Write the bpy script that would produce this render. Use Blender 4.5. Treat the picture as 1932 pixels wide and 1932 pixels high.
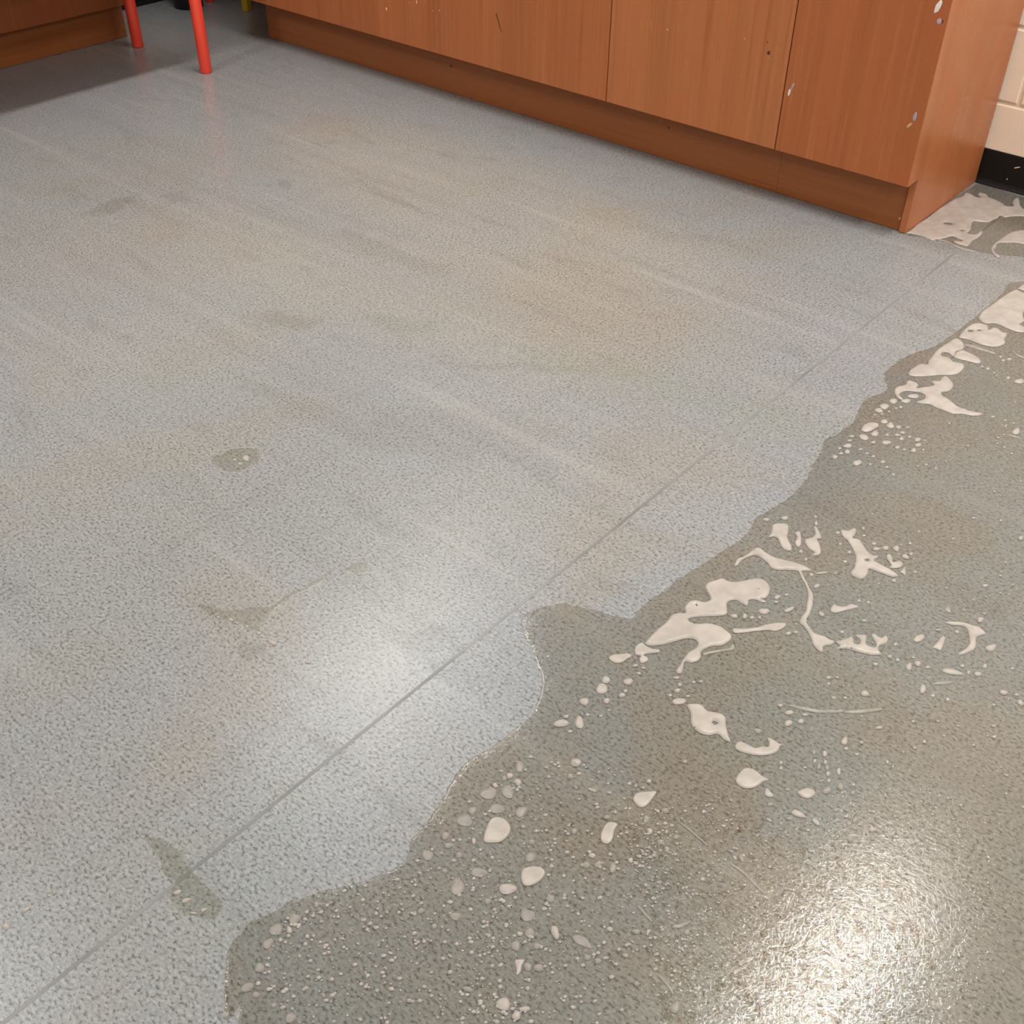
import bpy, bmesh, math, random
import numpy as np
from mathutils import Matrix, Vector
from mathutils.geometry import delaunay_2d_cdt

for o in list(bpy.data.objects):
    bpy.data.objects.remove(o)
scene = bpy.context.scene
COL = scene.collection

# ------------------------------------------------------------------ camera
cam_data = bpy.data.cameras.new('camera')
cam_data.sensor_width = 36.0
cam_data.lens = 2095.6 / 1932 * 36.0
cam_data.clip_start = 0.02
cam = bpy.data.objects.new('camera', cam_data)
COL.objects.link(cam)
PITCH, YAW, ROLL, EYE = 0.6803, -0.7021, 0.01042, 1.31
fw = Vector((math.sin(YAW)*math.cos(PITCH), math.cos(YAW)*math.cos(PITCH), -math.sin(PITCH)))
rt = Vector((math.cos(YAW), -math.sin(YAW), 0))
up = rt.cross(fw)
r2 = rt*math.cos(ROLL) + up*math.sin(ROLL)
u2 = -rt*math.sin(ROLL) + up*math.cos(ROLL)
cam.matrix_world = Matrix(((r2.x, u2.x, -fw.x, 0), (r2.y, u2.y, -fw.y, 0), (r2.z, u2.z, -fw.z, EYE), (0, 0, 0, 1)))
scene.camera = cam

# ------------------------------------------------------------------ world, exposure
world = bpy.data.worlds.new('world')
scene.world = world
world.use_nodes = True
world.node_tree.nodes['Background'].inputs[0].default_value = (0.6, 0.58, 0.55, 1)
world.node_tree.nodes['Background'].inputs[1].default_value = 0.05
vs = scene.view_settings
vs.view_transform = 'Standard'
vs.look = 'None'
vs.gamma = 1.0
vs.use_curve_mapping = False
scene.cycles.caustics_reflective = False
scene.cycles.transparent_max_bounces = 32
scene.cycles.sample_clamp_indirect = 3.0
vs.exposure = 0.0
PANEL_STRENGTH = 50.0
PANEL_COLOR = (1.0, 0.985, 0.955)
PANELS = [(-2.80, 2.42), (-0.45, 2.38), (-2.80, -0.25), (0.95, 2.38), (1.90, -0.25), (-0.45, -2.90), (1.90, -2.90)]  # those mirrored in the floor, then unseen fill strips added to brighten upright faces
CEIL = 2.7

# ------------------------------------------------------------------ helpers
def link(o, parent=None):
    COL.objects.link(o)
    if parent is not None:
        o.parent = parent
    return o

def empty(name, loc=(0, 0, 0)):
    o = bpy.data.objects.new(name, None)
    o.location = loc
    o.empty_display_size = 0.05
    return link(o)

def tag(o, label, cat, group=None, kind=None):
    o['label'] = label
    o['category'] = cat
    if group:
        o['group'] = group
    if kind:
        o['kind'] = kind
    return o

def mesh_obj(name, verts, faces, mat, parent=None, smooth=False, loc=None):
    me = bpy.data.meshes.new(name)
    me.from_pydata([tuple(v) for v in verts], [], faces)
    me.update()
    if smooth:
        for p in me.polygons:
            p.use_smooth = True
    if mat:
        me.materials.append(mat)
    o = bpy.data.objects.new(name, me)
    if loc:
        o.location = loc
    return link(o, parent)

def bm_obj(name, bm, mat, parent=None, smooth=False):
    me = bpy.data.meshes.new(name)
    bm.to_mesh(me)
    bm.free()
    if smooth:
        for p in me.polygons:
            p.use_smooth = True
    if mat:
        me.materials.append(mat)
    return link(bpy.data.objects.new(name, me), parent)

def box_bm(x0, x1, y0, y1, z0, z1, bevel=0.0, seg=2):
    bm = bmesh.new()
    bmesh.ops.create_cube(bm, size=1.0)
    for v in bm.verts:
        v.co = Vector(((x0+x1)/2 + v.co.x*(x1-x0), (y0+y1)/2 + v.co.y*(y1-y0), (z0+z1)/2 + v.co.z*(z1-z0)))
    if bevel > 0:
        bmesh.ops.bevel(bm, geom=list(bm.edges), offset=bevel, segments=seg, affect='EDGES', profile=0.5)
    return bm

def box(name, x0, x1, y0, y1, z0, z1, mat, parent=None, bevel=0.0, seg=2):
    return bm_obj(name, box_bm(x0, x1, y0, y1, z0, z1, bevel, seg), mat, parent)

def lathe(name, prof, mat, parent=None, loc=(0, 0, 0), n=28):
    verts, faces = [], []
    for r, z in prof:
        for i in range(n):
            a = 2*math.pi*i/n
            verts.append((r*math.cos(a), r*math.sin(a), z))
    for j in range(len(prof)-1):
        for i in range(n):
            faces.append((j*n+i, j*n+(i+1) % n, (j+1)*n+(i+1) % n, (j+1)*n+i))
    faces.append(tuple(range(n))[::-1])
    faces.append(tuple((len(prof)-1)*n+i for i in range(n)))
    o = mesh_obj(name, verts, faces, mat, parent, smooth=True, loc=loc)
    return o

class NT:
    """small node-tree writer"""
    def __init__(self, name):
        self.mat = bpy.data.materials.new(name)
        self.mat.use_nodes = True
        self.t = self.mat.node_tree
        self.t.nodes.clear()
        self.out = self.t.nodes.new('ShaderNodeOutputMaterial')
    def n(self, kind, **kw):
        nd = self.t.nodes.new(kind)
        for k, v in kw.items():
            setattr(nd, k, v)
        return nd
    def l(self, a, b):
        self.t.links.new(a, b)
    def setin(self, nd, i, v):
        if hasattr(v, 'is_linked') or isinstance(v, bpy.types.NodeSocket):
            self.l(v, nd.inputs[i])
        else:
            nd.inputs[i].default_value = v
    def coord(self):
        return self.n('ShaderNodeTexCoord').outputs['Object']
    def mapping(self, v, scale=(1, 1, 1), loc=(0, 0, 0), rot=(0, 0, 0)):
        m = self.n('ShaderNodeMapping')
        self.l(v, m.inputs[0])
        m.inputs['Location'].default_value = loc
        m.inputs['Rotation'].default_value = rot
        m.inputs['Scale'].default_value = scale
        return m.outputs[0]
    def noise(self, v, scale, detail=2, rough=0.5, dist=0.0, col=False):
        m = self.n('ShaderNodeTexNoise')
        self.l(v, m.inputs['Vector'])
        m.inputs['Scale'].default_value = scale
        m.inputs['Detail'].default_value = detail
        m.inputs['Roughness'].default_value = rough
        m.inputs['Distortion'].default_value = dist
        return m.outputs['Color' if col else 'Fac']
    def voronoi(self, v, scale, feature='F1', out='Distance'):
        m = self.n('ShaderNodeTexVoronoi', feature=feature)
        self.l(v, m.inputs['Vector'])
        m.inputs['Scale'].default_value = scale
        return m.outputs[out]
    def math(self, op, a, b=0.0, c=0.0, clamp=False):
        m = self.n('ShaderNodeMath', operation=op, use_clamp=clamp)
        self.setin(m, 0, a); self.setin(m, 1, b); self.setin(m, 2, c)
        return m.outputs[0]
    def ramp(self, f, a, b, lo=0.0, hi=1.0):
        m = self.n('ShaderNodeMapRange', interpolation_type='SMOOTHSTEP')
        self.setin(m, 0, f)
        for i, v in enumerate((a, b, lo, hi)):
            m.inputs[i+1].default_value = v
        return m.outputs[0]
    def mix(self, f, a, b, blend='MIX'):
        m = self.n('ShaderNodeMix', data_type='RGBA', blend_type=blend)
        self.setin(m, 0, f)
        for i, v in ((6, a), (7, b)):
            if isinstance(v, tuple):
                m.inputs[i].default_value = (v[0], v[1], v[2], 1)
            else:
                self.l(v, m.inputs[i])
        return m.outputs[2]
    def bump(self, h, strength, dist, normal=None):
        b = self.n('ShaderNodeBump')
        b.inputs['Strength'].default_value = strength
        b.inputs['Distance'].default_value = dist
        self.l(h, b.inputs['Height'])
        if normal is not None:
            self.l(normal, b.inputs['Normal'])
        return b.outputs[0]
    def principled(self, color, rough=0.5, spec=0.5, normal=None, **kw):
        p = self.n('ShaderNodeBsdfPrincipled')
        if isinstance(color, tuple):
            p.inputs['Base Color'].default_value = (color[0], color[1], color[2], 1)
        else:
            self.l(color, p.inputs['Base Color'])
        self.setin(p, p.inputs.find('Roughness'), rough)
        p.inputs['Specular IOR Level'].default_value = spec
        if normal is not None:
            self.l(normal, p.inputs['Normal'])
        for k, v in kw.items():
            p.inputs[k].default_value = v
        return p.outputs[0]
    def done(self, sh):
        self.l(sh, self.out.inputs[0])
        return self.mat

# ------------------------------------------------------------------ materials
def plain(name, color, rough=0.5, spec=0.5, bump=0.0, bscale=200, vary=0.0):
    t = NT(name)
    c = t.coord()
    col = color
    if vary:
        f = t.noise(c, 6, 3)
        col = t.mix(t.ramp(f, 0.3, 0.7), tuple(x*(1-vary) for x in color), tuple(min(1, x*(1+vary)) for x in color))
    nrm = t.bump(t.noise(c, bscale, 2), bump, 0.001) if bump else None
    return t.done(t.principled(col, rough, spec, nrm))

def wood(name, base, dark, light, axis='z', rough=0.38, tone=0.5):
    t = NT(name)
    c = t.coord()
    sc = (1, 1, 0.02) if axis == 'z' else (0.02, 1, 1) if axis == 'x' else (1, 0.02, 1)
    v = t.mapping(c, sc)
    fine = t.noise(v, 300, 4, 0.65)
    mid = t.noise(t.mapping(c, tuple(s if s < 1 else 1 for s in sc), (3.3, 1.7, 0)), 75, 3, 0.6, 0.4)
    wide = t.noise(t.mapping(c, sc, (9.1, 4.2, 2)), 9, 2, 0.5)
    col = t.mix(t.ramp(wide, 0.3, 0.7), base, tuple(b*0.86 for b in base))
    col = t.mix(t.math('MULTIPLY', t.ramp(mid, 0.52, 0.72), 0.30), col, light)
    col = t.mix(t.math('MULTIPLY', t.ramp(mid, 0.46, 0.28), 0.45), col, dark)
    col = t.mix(t.math('MULTIPLY', t.ramp(fine, 0.54, 0.72), 0.38), col, dark)
    blotch = t.noise(c, 7, 3, 0.6)
    col = t.mix(t.math('MULTIPLY', t.ramp(blotch, 0.52, 0.75), 0.30), col, tuple(x*y for x, y in zip(base, (1.04, 0.82, 0.72))))
    nrm = None
    rr = t.ramp(blotch, 0.3, 0.7, rough-0.05, rough+0.08)
    return t.done(t.principled(col, rr, 0.32, nrm))

WB, WD, WL = (0.475, 0.155, 0.055), (0.325, 0.090, 0.026), (0.57, 0.225, 0.098)
M_WOOD = wood('teak_veneer', WB, WD, WL)
M_WOOD_MID = wood('teak_veneer_pale', tuple(x*y for x, y in zip(WB, (1.06, 1.12, 1.15))), WD, tuple(x*1.05 for x in WL))
M_WOOD_RED = wood('teak_veneer_red', tuple(x*y for x, y in zip(WB, (0.97, 0.90, 0.86))), WD, WL)
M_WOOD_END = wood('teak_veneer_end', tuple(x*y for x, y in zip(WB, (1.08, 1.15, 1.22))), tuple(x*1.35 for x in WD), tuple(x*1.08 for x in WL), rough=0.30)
M_WOOD_EDGE = wood('teak_edge_band', tuple(x*y for x, y in zip(WB, (1.12, 1.35, 1.5))), WB, tuple(x*1.15 for x in WL), rough=0.34)
M_WOOD_SHADED = wood('teak_veneer_shaded', tuple(x*y for x, y in zip(WB, (0.66, 0.62, 0.55))), tuple(x*0.7 for x in WD), tuple(x*0.7 for x in WL))  # teak darkened to carry the shade on the side cabinet doors
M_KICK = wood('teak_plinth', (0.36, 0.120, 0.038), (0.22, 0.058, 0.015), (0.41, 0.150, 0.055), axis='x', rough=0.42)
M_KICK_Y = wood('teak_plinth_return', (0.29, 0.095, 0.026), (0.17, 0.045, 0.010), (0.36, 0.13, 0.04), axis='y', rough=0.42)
M_TOP = plain('worktop_laminate', (0.62, 0.58, 0.50), 0.35, vary=0.05)
M_DARK = plain('cabinet_gap_dark', (0.020, 0.008, 0.004), 0.8)
M_BLOCK = plain('painted_block', (0.95, 0.80, 0.645), 0.55, 0.35, bump=0.35, bscale=120, vary=0.03)
M_MORTAR = plain('painted_mortar', (0.84, 0.68, 0.53), 0.65, 0.3, bump=0.4, bscale=160)
M_WALL = plain('painted_wall', (0.84, 0.76, 0.66), 0.6, 0.3, bump=0.2, bscale=90, vary=0.02)
M_CEIL = plain('ceiling_tile_white', (0.84, 0.83, 0.80), 0.8, 0.2, bump=0.3, bscale=150)
M_SKIRT = plain('black_vinyl_skirting', (0.008, 0.007, 0.006), 0.5, 0.25, bump=0.1, bscale=40)
M_RED = plain('red_paint', (0.80, 0.062, 0.032), 0.33, 0.5, bump=0.08, bscale=60, vary=0.06)
M_YELLOW = plain('yellow_paint', (0.55, 0.36, 0.012), 0.40, 0.5, vary=0.05)
M_NAVY = plain('navy_plastic', (0.012, 0.008, 0.022), 0.45, 0.4, vary=0.05)
M_CHIPW = plain('white_paint_fleck', (0.82, 0.76, 0.72), 0.5, vary=0.05)
M_CHIPL = plain('lilac_paint_fleck', (0.40, 0.37, 0.45), 0.45, vary=0.06)
M_CHIPT = plain('tan_chipped_fleck', (0.60, 0.40, 0.22), 0.6, vary=0.08)
M_OCHRE = plain('ochre_paint_smear', (0.44, 0.19, 0.035), 0.45, vary=0.08)
M_DENT = plain('dark_dent', (0.09, 0.030, 0.008), 0.6, vary=0.1)
M_BRASS = plain('screw_cap_tan', (0.55, 0.30, 0.16), 0.4)
M_METAL = plain('white_enamel', (0.75, 0.74, 0.72), 0.35)

def floor_mat():
    t = NT('speckled_grey_vinyl')
    c = t.coord()
    # chips of the sheet: pale ground, dark and mid flecks
    base = (0.294, 0.306, 0.314)
    cs = t.mapping(c, (0.66, 1, 1))
    n1 = t.noise(cs, 235, 2.5, 0.6)
    n2 = t.noise(t.mapping(c, (0.66, 1, 1), (5.1, 2.2, 0)), 150, 3, 0.6)
    vor = t.voronoi(c, 260, out='Color')
    sep = t.n('ShaderNodeSeparateColor')
    t.l(vor, sep.inputs[0])
    col = t.mix(t.ramp(sep.outputs[0], 0.0, 1.0), tuple(x*0.92 for x in base), tuple(x*1.08 for x in base))
    col = t.mix(t.math('MULTIPLY', t.ramp(n1, 0.53, 0.66), 0.85), col, (0.105, 0.106, 0.100))
    col = t.mix(t.math('MULTIPLY', t.ramp(n2, 0.57, 0.70), 0.55), col, (0.150, 0.149, 0.139))
    col = t.mix(t.math('MULTIPLY', t.ramp(n1, 0.46, 0.36), 0.55), col, (0.425, 0.438, 0.437))
    # dried-on film and grime: broad warm and cool patches
    big = t.noise(t.mapping(c, (1, 1.25, 1), (0.6, 0.2, 0)), 1.3, 3, 0.55, 0.3)
    col = t.mix(t.ramp(big, 0.40, 0.60, 0.0, 1.0), col, (0.970, 0.988, 1.02), 'MULTIPLY')
    warm = t.noise(t.mapping(c, (1, 1, 1), (4.4, 7.2, 0)), 1.6, 3, 0.6, 0.5)
    col = t.mix(t.ramp(warm, 0.50, 0.68, 0.0, 0.9), col, (1.01, 0.95, 0.885), 'MULTIPLY')
    green = t.noise(t.mapping(c, (1, 1, 1), (14.4, 3.2, 0)), 2.4, 3, 0.6, 0.5)
    col = t.mix(t.ramp(green, 0.56, 0.70, 0.0, 0.7), col, (0.965, 0.982, 0.935), 'MULTIPLY')
    blot = t.noise(t.mapping(c, (1.0, 2.4, 1), (2.2, 0.4, 0)), 5.0, 4, 0.6, 0.6)
    col = t.mix(t.ramp(blot, 0.54, 0.74, 0.0, 0.55), col, (0.80, 0.79, 0.77), 'MULTIPLY')
    # mop strokes running with the room's two directions
    s1 = t.noise(t.mapping(c, (0.35, 7.0, 1), (1.2, 0.7, 0), (0, 0, -0.06)), 2.0, 3, 0.6)
    col = t.mix(t.ramp(s1, 0.54, 0.70, 0.0, 0.5), col, (0.86, 0.855, 0.84), 'MULTIPLY')
    col = t.mix(t.ramp(s1, 0.44, 0.30, 0.0, 0.25), col, (0.425, 0.425, 0.415))
    s2 = t.noise(t.mapping(c, (9.0, 0.30, 1), (0.2, 3.7, 0), (0, 0, 0.03)), 2.0, 3, 0.6)
    col = t.mix(t.ramp(s2, 0.57, 0.70, 0.0, 0.35), col, (0.88, 0.875, 0.86), 'MULTIPLY')
    # single stains, tints and painted light: (x, y, half length, half width, turn, strength, colour)
    warp = t.noise(c, 9, 3, 0.6, col=True)
    wv = t.n('ShaderNodeVectorMath', operation='MULTIPLY_ADD')
    t.l(warp, wv.inputs[0]); wv.inputs[1].default_value = (0.14, 0.14, 0); wv.inputs[2].default_value = (-0.07, -0.07, 0)
    wc = t.n('ShaderNodeVectorMath', operation='ADD')
    t.l(c, wc.inputs[0]); t.l(wv.outputs[0], wc.inputs[1])
    for sx, sy, a, b, rot, st, sc in STAINS_AND_LIGHT:
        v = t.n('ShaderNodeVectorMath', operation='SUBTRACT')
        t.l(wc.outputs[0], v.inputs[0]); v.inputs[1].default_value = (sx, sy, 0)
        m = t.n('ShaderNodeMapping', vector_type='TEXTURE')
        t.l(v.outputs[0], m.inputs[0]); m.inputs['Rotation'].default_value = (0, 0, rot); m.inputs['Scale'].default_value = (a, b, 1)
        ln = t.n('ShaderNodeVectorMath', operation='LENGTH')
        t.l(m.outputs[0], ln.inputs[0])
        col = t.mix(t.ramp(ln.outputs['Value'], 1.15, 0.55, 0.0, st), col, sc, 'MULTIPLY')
    rough = t.ramp(big, 0.3, 0.7, 0.24, 0.31)
    rough = t.math('ADD', rough, t.math('MULTIPLY', t.ramp(blot, 0.5, 0.75), 0.05))
    nrm = t.bump(n1, 0.25, 0.0010)
    return t.done(t.principled(col, rough, 0.44, nrm))

STAINS_AND_LIGHT = [(-2.0, 2.25, 0.95, 0.36, -0.05, 1.0, (1.14, 1.10, 1.01)),  # far floor lightened: light painted into the vinyl colour
          (-1.75, 1.75, 0.75, 0.28, 0.2, 0.9, (1.09, 1.05, 0.98)),  # warm brightening, again light put into the colour
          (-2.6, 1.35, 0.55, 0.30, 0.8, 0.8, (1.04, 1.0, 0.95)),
          (-0.80, 0.92, 0.16, 0.16, 0.0, 0.8, (0.97, 1.0, 1.045)),  # from here cool tints on the dry vinyl beside the film
          (-0.66, 1.22, 0.20, 0.12, 0.9, 0.8, (0.97, 1.0, 1.045)),
          (-0.62, 1.62, 0.22, 0.10, 1.2, 0.7, (0.975, 1.0, 1.04)),
          (-0.78, 0.50, 0.20, 0.10, 0.8, 0.8, (0.97, 1.0, 1.045)),
          (-1.914, 1.436, 0.085, 0.05, 0.5, 0.8, (0.86, 0.83, 0.78)),
          (-1.703, 1.605, 0.11, 0.045, 0.3, 0.7, (0.86, 0.88, 0.86)),
          (-1.41, 1.60, 0.16, 0.02, 0.75, 0.8, (0.88, 0.88, 0.87)),
          (-1.265, 1.737, 0.22, 0.05, 0.35, 0.6, (0.92, 0.95, 0.87)),
          (-1.28, 1.38, 0.26, 0.10, 0.5, 0.55, (0.88, 0.875, 0.86)),
          (-1.55, 1.22, 0.30, 0.04, 0.15, 0.6, (0.90, 0.89, 0.87)),
          (-2.79, 1.52, 0.10, 0.035, 1.45, 0.8, (0.80, 0.80, 0.75)),
          (-2.55, 1.95, 0.05, 0.03, 0.2, 0.8, (0.82, 0.82, 0.82)),
          (-2.70, 1.70, 0.05, 0.03, 0.2, 0.7, (0.84, 0.84, 0.84)),
          (-2.25, 2.10, 0.20, 0.03, -0.1, 0.6, (0.86, 0.85, 0.83)),
          (-2.0, 1.85, 0.22, 0.05, 0.0, 0.6, (0.88, 0.87, 0.84)),
          (-1.70, 0.93, 0.40, 0.08, 1.2, 0.55, (1.0, 0.95, 0.86)),
          (-1.35, 0.35, 0.25, 0.07, 1.3, 0.5, (1.0, 0.95, 0.87)),
          (-1.14, 0.67, 0.03, 0.02, 0.6, 0.8, (0.80, 0.80, 0.79)),
          (-0.98, 1.81, 0.22, 0.05, 0.2, 0.5, (0.92, 0.98, 0.91))]
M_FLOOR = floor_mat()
M_SEAM = plain('seam_weld_grey', (0.228, 0.236, 0.238), 0.36, 0.4, bump=0.1, bscale=120, vary=0.20)

def film_mat(name, tint, tint2, rough=0.05, bump=0.5, bscale=70, spec=1.0):
    t = NT(name)
    c = t.coord()
    n = t.noise(c, 3.0, 3, 0.6, 0.4)
    n2 = t.noise(t.mapping(c, (1, 1, 1), (3, 8, 0)), 2.0, 2, 0.6)
    col = t.mix(t.ramp(n, 0.42, 0.60), tint, tint2)
    col = t.mix(t.ramp(n2, 0.55, 0.68, 0, 0.8), col, tuple(x*y for x, y in zip(tint2, (0.985, 1.0, 0.985))))
    tr = t.n('ShaderNodeBsdfTransparent')
    t.l(col, tr.inputs[0])
    gl = t.n('ShaderNodeBsdfGlossy')
    gl.inputs['Color'].default_value = (spec, spec, spec, 1)
    gl.inputs['Roughness'].default_value = rough
    h = t.math('ADD', t.noise(c, bscale, 3, 0.6), t.math('MULTIPLY', t.noise(c, bscale*3.4, 2, 0.6), 0.45))
    nb = t.bump(h, bump, 0.002)
    t.l(nb, gl.inputs['Normal'])
    fr = t.n('ShaderNodeFresnel')
    fr.inputs['IOR'].default_value = 1.36
    t.l(nb, fr.inputs['Normal'])
    mx = t.n('ShaderNodeMixShader')
    # wetted floor below: only the upper face of the film is an interface
    top = t.math('SUBTRACT', 1.0, t.n('ShaderNodeNewGeometry').outputs['Backfacing'])
    t.l(t.math('MULTIPLY', fr.outputs[0], top), mx.inputs[0]); t.l(tr.outputs[0], mx.inputs[1]); t.l(gl.outputs[0], mx.inputs[2])
    return t.done(mx.outputs[0])

M_FILM = film_mat('soapy_water_film', (0.828, 0.792, 0.735), (0.822, 0.816, 0.785), 0.07, 0.25, 85)
M_DAMP = film_mat('drying_damp_film', (0.855, 0.848, 0.808), (0.875, 0.870, 0.838), 0.28, 0.2, 60)
M_BUBBLE = film_mat('clear_soap_bubble', (0.90, 0.88, 0.85), (0.93, 0.92, 0.90), 0.04, 0.05, 200)

def lather_mat():
    t = NT('bubbly_lather_film')
    c = t.coord()
    tr = t.n('ShaderNodeBsdfTransparent')
    tr.inputs[0].default_value = (0.985, 0.98, 0.97, 1)
    gl = t.n('ShaderNodeBsdfGlossy')
    gl.inputs['Color'].default_value = (1, 1, 1, 1)
    gl.inputs['Roughness'].default_value = 0.12
    cell = t.voronoi(c, 210)
    fine = t.voronoi(t.mapping(c, (1, 1, 1), (1, 2, 0)), 420)
    h = t.math('ADD', t.math('MULTIPLY', t.ramp(cell, 0.0, 0.7), 1.0), t.math('MULTIPLY', t.ramp(fine, 0.0, 0.7), 0.45))
    nb = t.bump(h, 0.65, 0.0013)
    t.l(nb, gl.inputs['Normal'])
    fr = t.n('ShaderNodeFresnel')
    fr.inputs['IOR'].default_value = 1.30
    t.l(nb, fr.inputs['Normal'])
    mx = t.n('ShaderNodeMixShader')
    # wetted floor below: only the upper face of the film is an interface
    top = t.math('SUBTRACT', 1.0, t.n('ShaderNodeNewGeometry').outputs['Backfacing'])
    t.l(t.math('MULTIPLY', fr.outputs[0], top), mx.inputs[0]); t.l(tr.outputs[0], mx.inputs[1]); t.l(gl.outputs[0], mx.inputs[2])
    return t.done(mx.outputs[0])
M_LATHER = lather_mat()

def foam_mat(name, thin, color):
    t = NT(name)
    c = t.coord()
    cells = t.voronoi(c, 420)
    pits = t.voronoi(t.mapping(c, (1, 1, 1), (2, 3, 1)), 150)
    n = t.noise(c, 28, 3, 0.6)
    col = t.mix(t.ramp(n, 0.35, 0.68), tuple(x*0.90 for x in color), color)
    h = t.math('ADD', t.math('MULTIPLY', t.ramp(cells, 0.0, 0.55), 0.5), t.math('MULTIPLY', t.ramp(pits, 0.0, 0.12), 0.6))
    nrm = t.bump(h, 0.25, 0.0008)
    p = t.principled(col, 0.30, 0.45, nrm)
    tr = t.n('ShaderNodeBsdfTransparent')
    tr.inputs[0].default_value = (0.86, 0.84, 0.80, 1)
    mx = t.n('ShaderNodeMixShader')
    pv = t.n('ShaderNodeTexVoronoi', feature='F1')
    t.l(c, pv.inputs['Vector']); pv.inputs['Scale'].default_value = 110
    psep = t.n('ShaderNodeSeparateColor'); t.l(pv.outputs['Color'], psep.inputs[0])
    pit = t.math('MULTIPLY', t.ramp(pv.outputs['Distance'], 0.20, 0.10), t.ramp(psep.outputs[0], 0.84, 0.90))
    t.l(t.math('MAXIMUM', t.ramp(n, 0.3, 0.72, thin, thin*0.35), t.math('MULTIPLY', pit, 0.75)), mx.inputs[0])
    t.l(p, mx.inputs[1]); t.l(tr.outputs[0], mx.inputs[2])
    return t.done(mx.outputs[0])

M_FOAM = foam_mat('soap_foam', 0.14, (0.535, 0.492, 0.452))
M_FOAM_THIN = foam_mat('thin_soap_foam', 0.44, (0.50, 0.468, 0.435))
M_FOAM_TINY = foam_mat('foam_bead', 0.22, (0.53, 0.50, 0.465))

# ------------------------------------------------------------------ room shell
XL, XR, YF, YB = -4.47, 3.2, -4.4, 3.348
def struct(o):
    o['kind'] = 'structure'
    return o

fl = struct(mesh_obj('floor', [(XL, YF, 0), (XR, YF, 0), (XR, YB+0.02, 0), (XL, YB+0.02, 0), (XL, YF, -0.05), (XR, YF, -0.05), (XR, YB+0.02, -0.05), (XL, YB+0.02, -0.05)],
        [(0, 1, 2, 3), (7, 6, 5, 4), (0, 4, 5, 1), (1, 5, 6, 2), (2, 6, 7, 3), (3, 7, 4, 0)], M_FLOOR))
fl['label'] = 'pale grey speckled sheet vinyl floor, dull and streaked'
SX = -0.872
box('seam_weld', SX-0.0028, SX+0.0028, YF, YB, -0.002, 0.0003, M_SEAM, fl)

struct(box('ceiling', XL-0.1, XR+0.1, YF-0.1, YB+0.1, CEIL, CEIL+0.08, M_CEIL))
wl = struct(box('wall_left', XL-0.1, XL, YF, YB+0.1, 0, CEIL, M_WALL))
struct(box('wall_right', XR, XR+0.1, YF, YB+0.1, 0, CEIL, M_WALL))
struct(box('wall_front', XL, XR, YF-0.1, YF, 0, CEIL, M_WALL))
wb = struct(box('wall_back', XL-0.1, XR+0.1, YB+0.004, YB+0.12, 0, CEIL, M_MORTAR))
wb['label'] = 'cream painted concrete block wall'
# single blocks in running bond
BW, BH, J = 0.406, 0.203, 0.010
blk_me = {}
def block(x0, x1, z0, z1):
    key = (round(x1-x0, 3), round(z1-z0, 3))
    if key not in blk_me:
        bm = box_bm(-key[0]/2, key[0]/2, 0.0, 0.03, -key[1]/2, key[1]/2, 0.0035, 2)
        me = bpy.data.meshes.new('block'); bm.to_mesh(me); bm.free(); me.materials.append(M_BLOCK)
        blk_me[key] = me
    o = bpy.data.objects.new('block', blk_me[key])
    o.location = ((x0+x1)/2, YB, (z0+z1)/2)
    link(o, wb)
z = 0.234 - BH
row = 0
while z < CEIL - 0.02:
    zt = min(z + BH, CEIL)
    x = -0.9695 - 9*BW - (0.0 if row % 2 else BW/2)
    while x < XR:
        a, b = max(x + J/2, XL), min(x + BW - J/2, XR)
        if b - a > 0.03:
            block(a, b, z + J/2, zt - (J/2 if zt < CEIL else 0))
        x += BW
    z += BH
    row += 1

def skirting(name, pts_fn, length, label):
    prof = [(0.0, 0.0), (-0.014, 0.0), (-0.0135, 0.0025), (-0.0075, 0.0065), (-0.0042, 0.014), (-0.0036, 0.030), (-0.0036, 0.099), (-0.0022, 0.1015), (0.0, 0.1015)]
    verts, faces = [], []
    for s in (0, length):
        for d, zz in prof:
            verts.append(pts_fn(s, d, zz))
    n = len(prof)
    for i in range(n-1):
        faces.append((i, i+1, n+i+1, n+i))
    faces.append((n-1, 0, n, 2*n-1))
    faces.append(tuple(range(n))[::-1]); faces.append(tuple(range(n, 2*n)))
    o = struct(mesh_obj(name, verts, faces, M_SKIRT))
    o['label'] = label
    return o
sb = skirting('baseboard_back', lambda s, d, zz: (-1.06 + s, YB + d, zz), XR + 1.06, 'black vinyl skirting along the block wall')
skirting('baseboard_back_corner', lambda s, d, zz: (XL + 0.015 + s, YB + d, zz), 0.72, 'black vinyl skirting in the far corner')
skirting('baseboard_left', lambda s, d, zz: (XL - d, 2.503 + s, zz), YB - 2.503, 'black vinyl skirting on the left wall')

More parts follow.
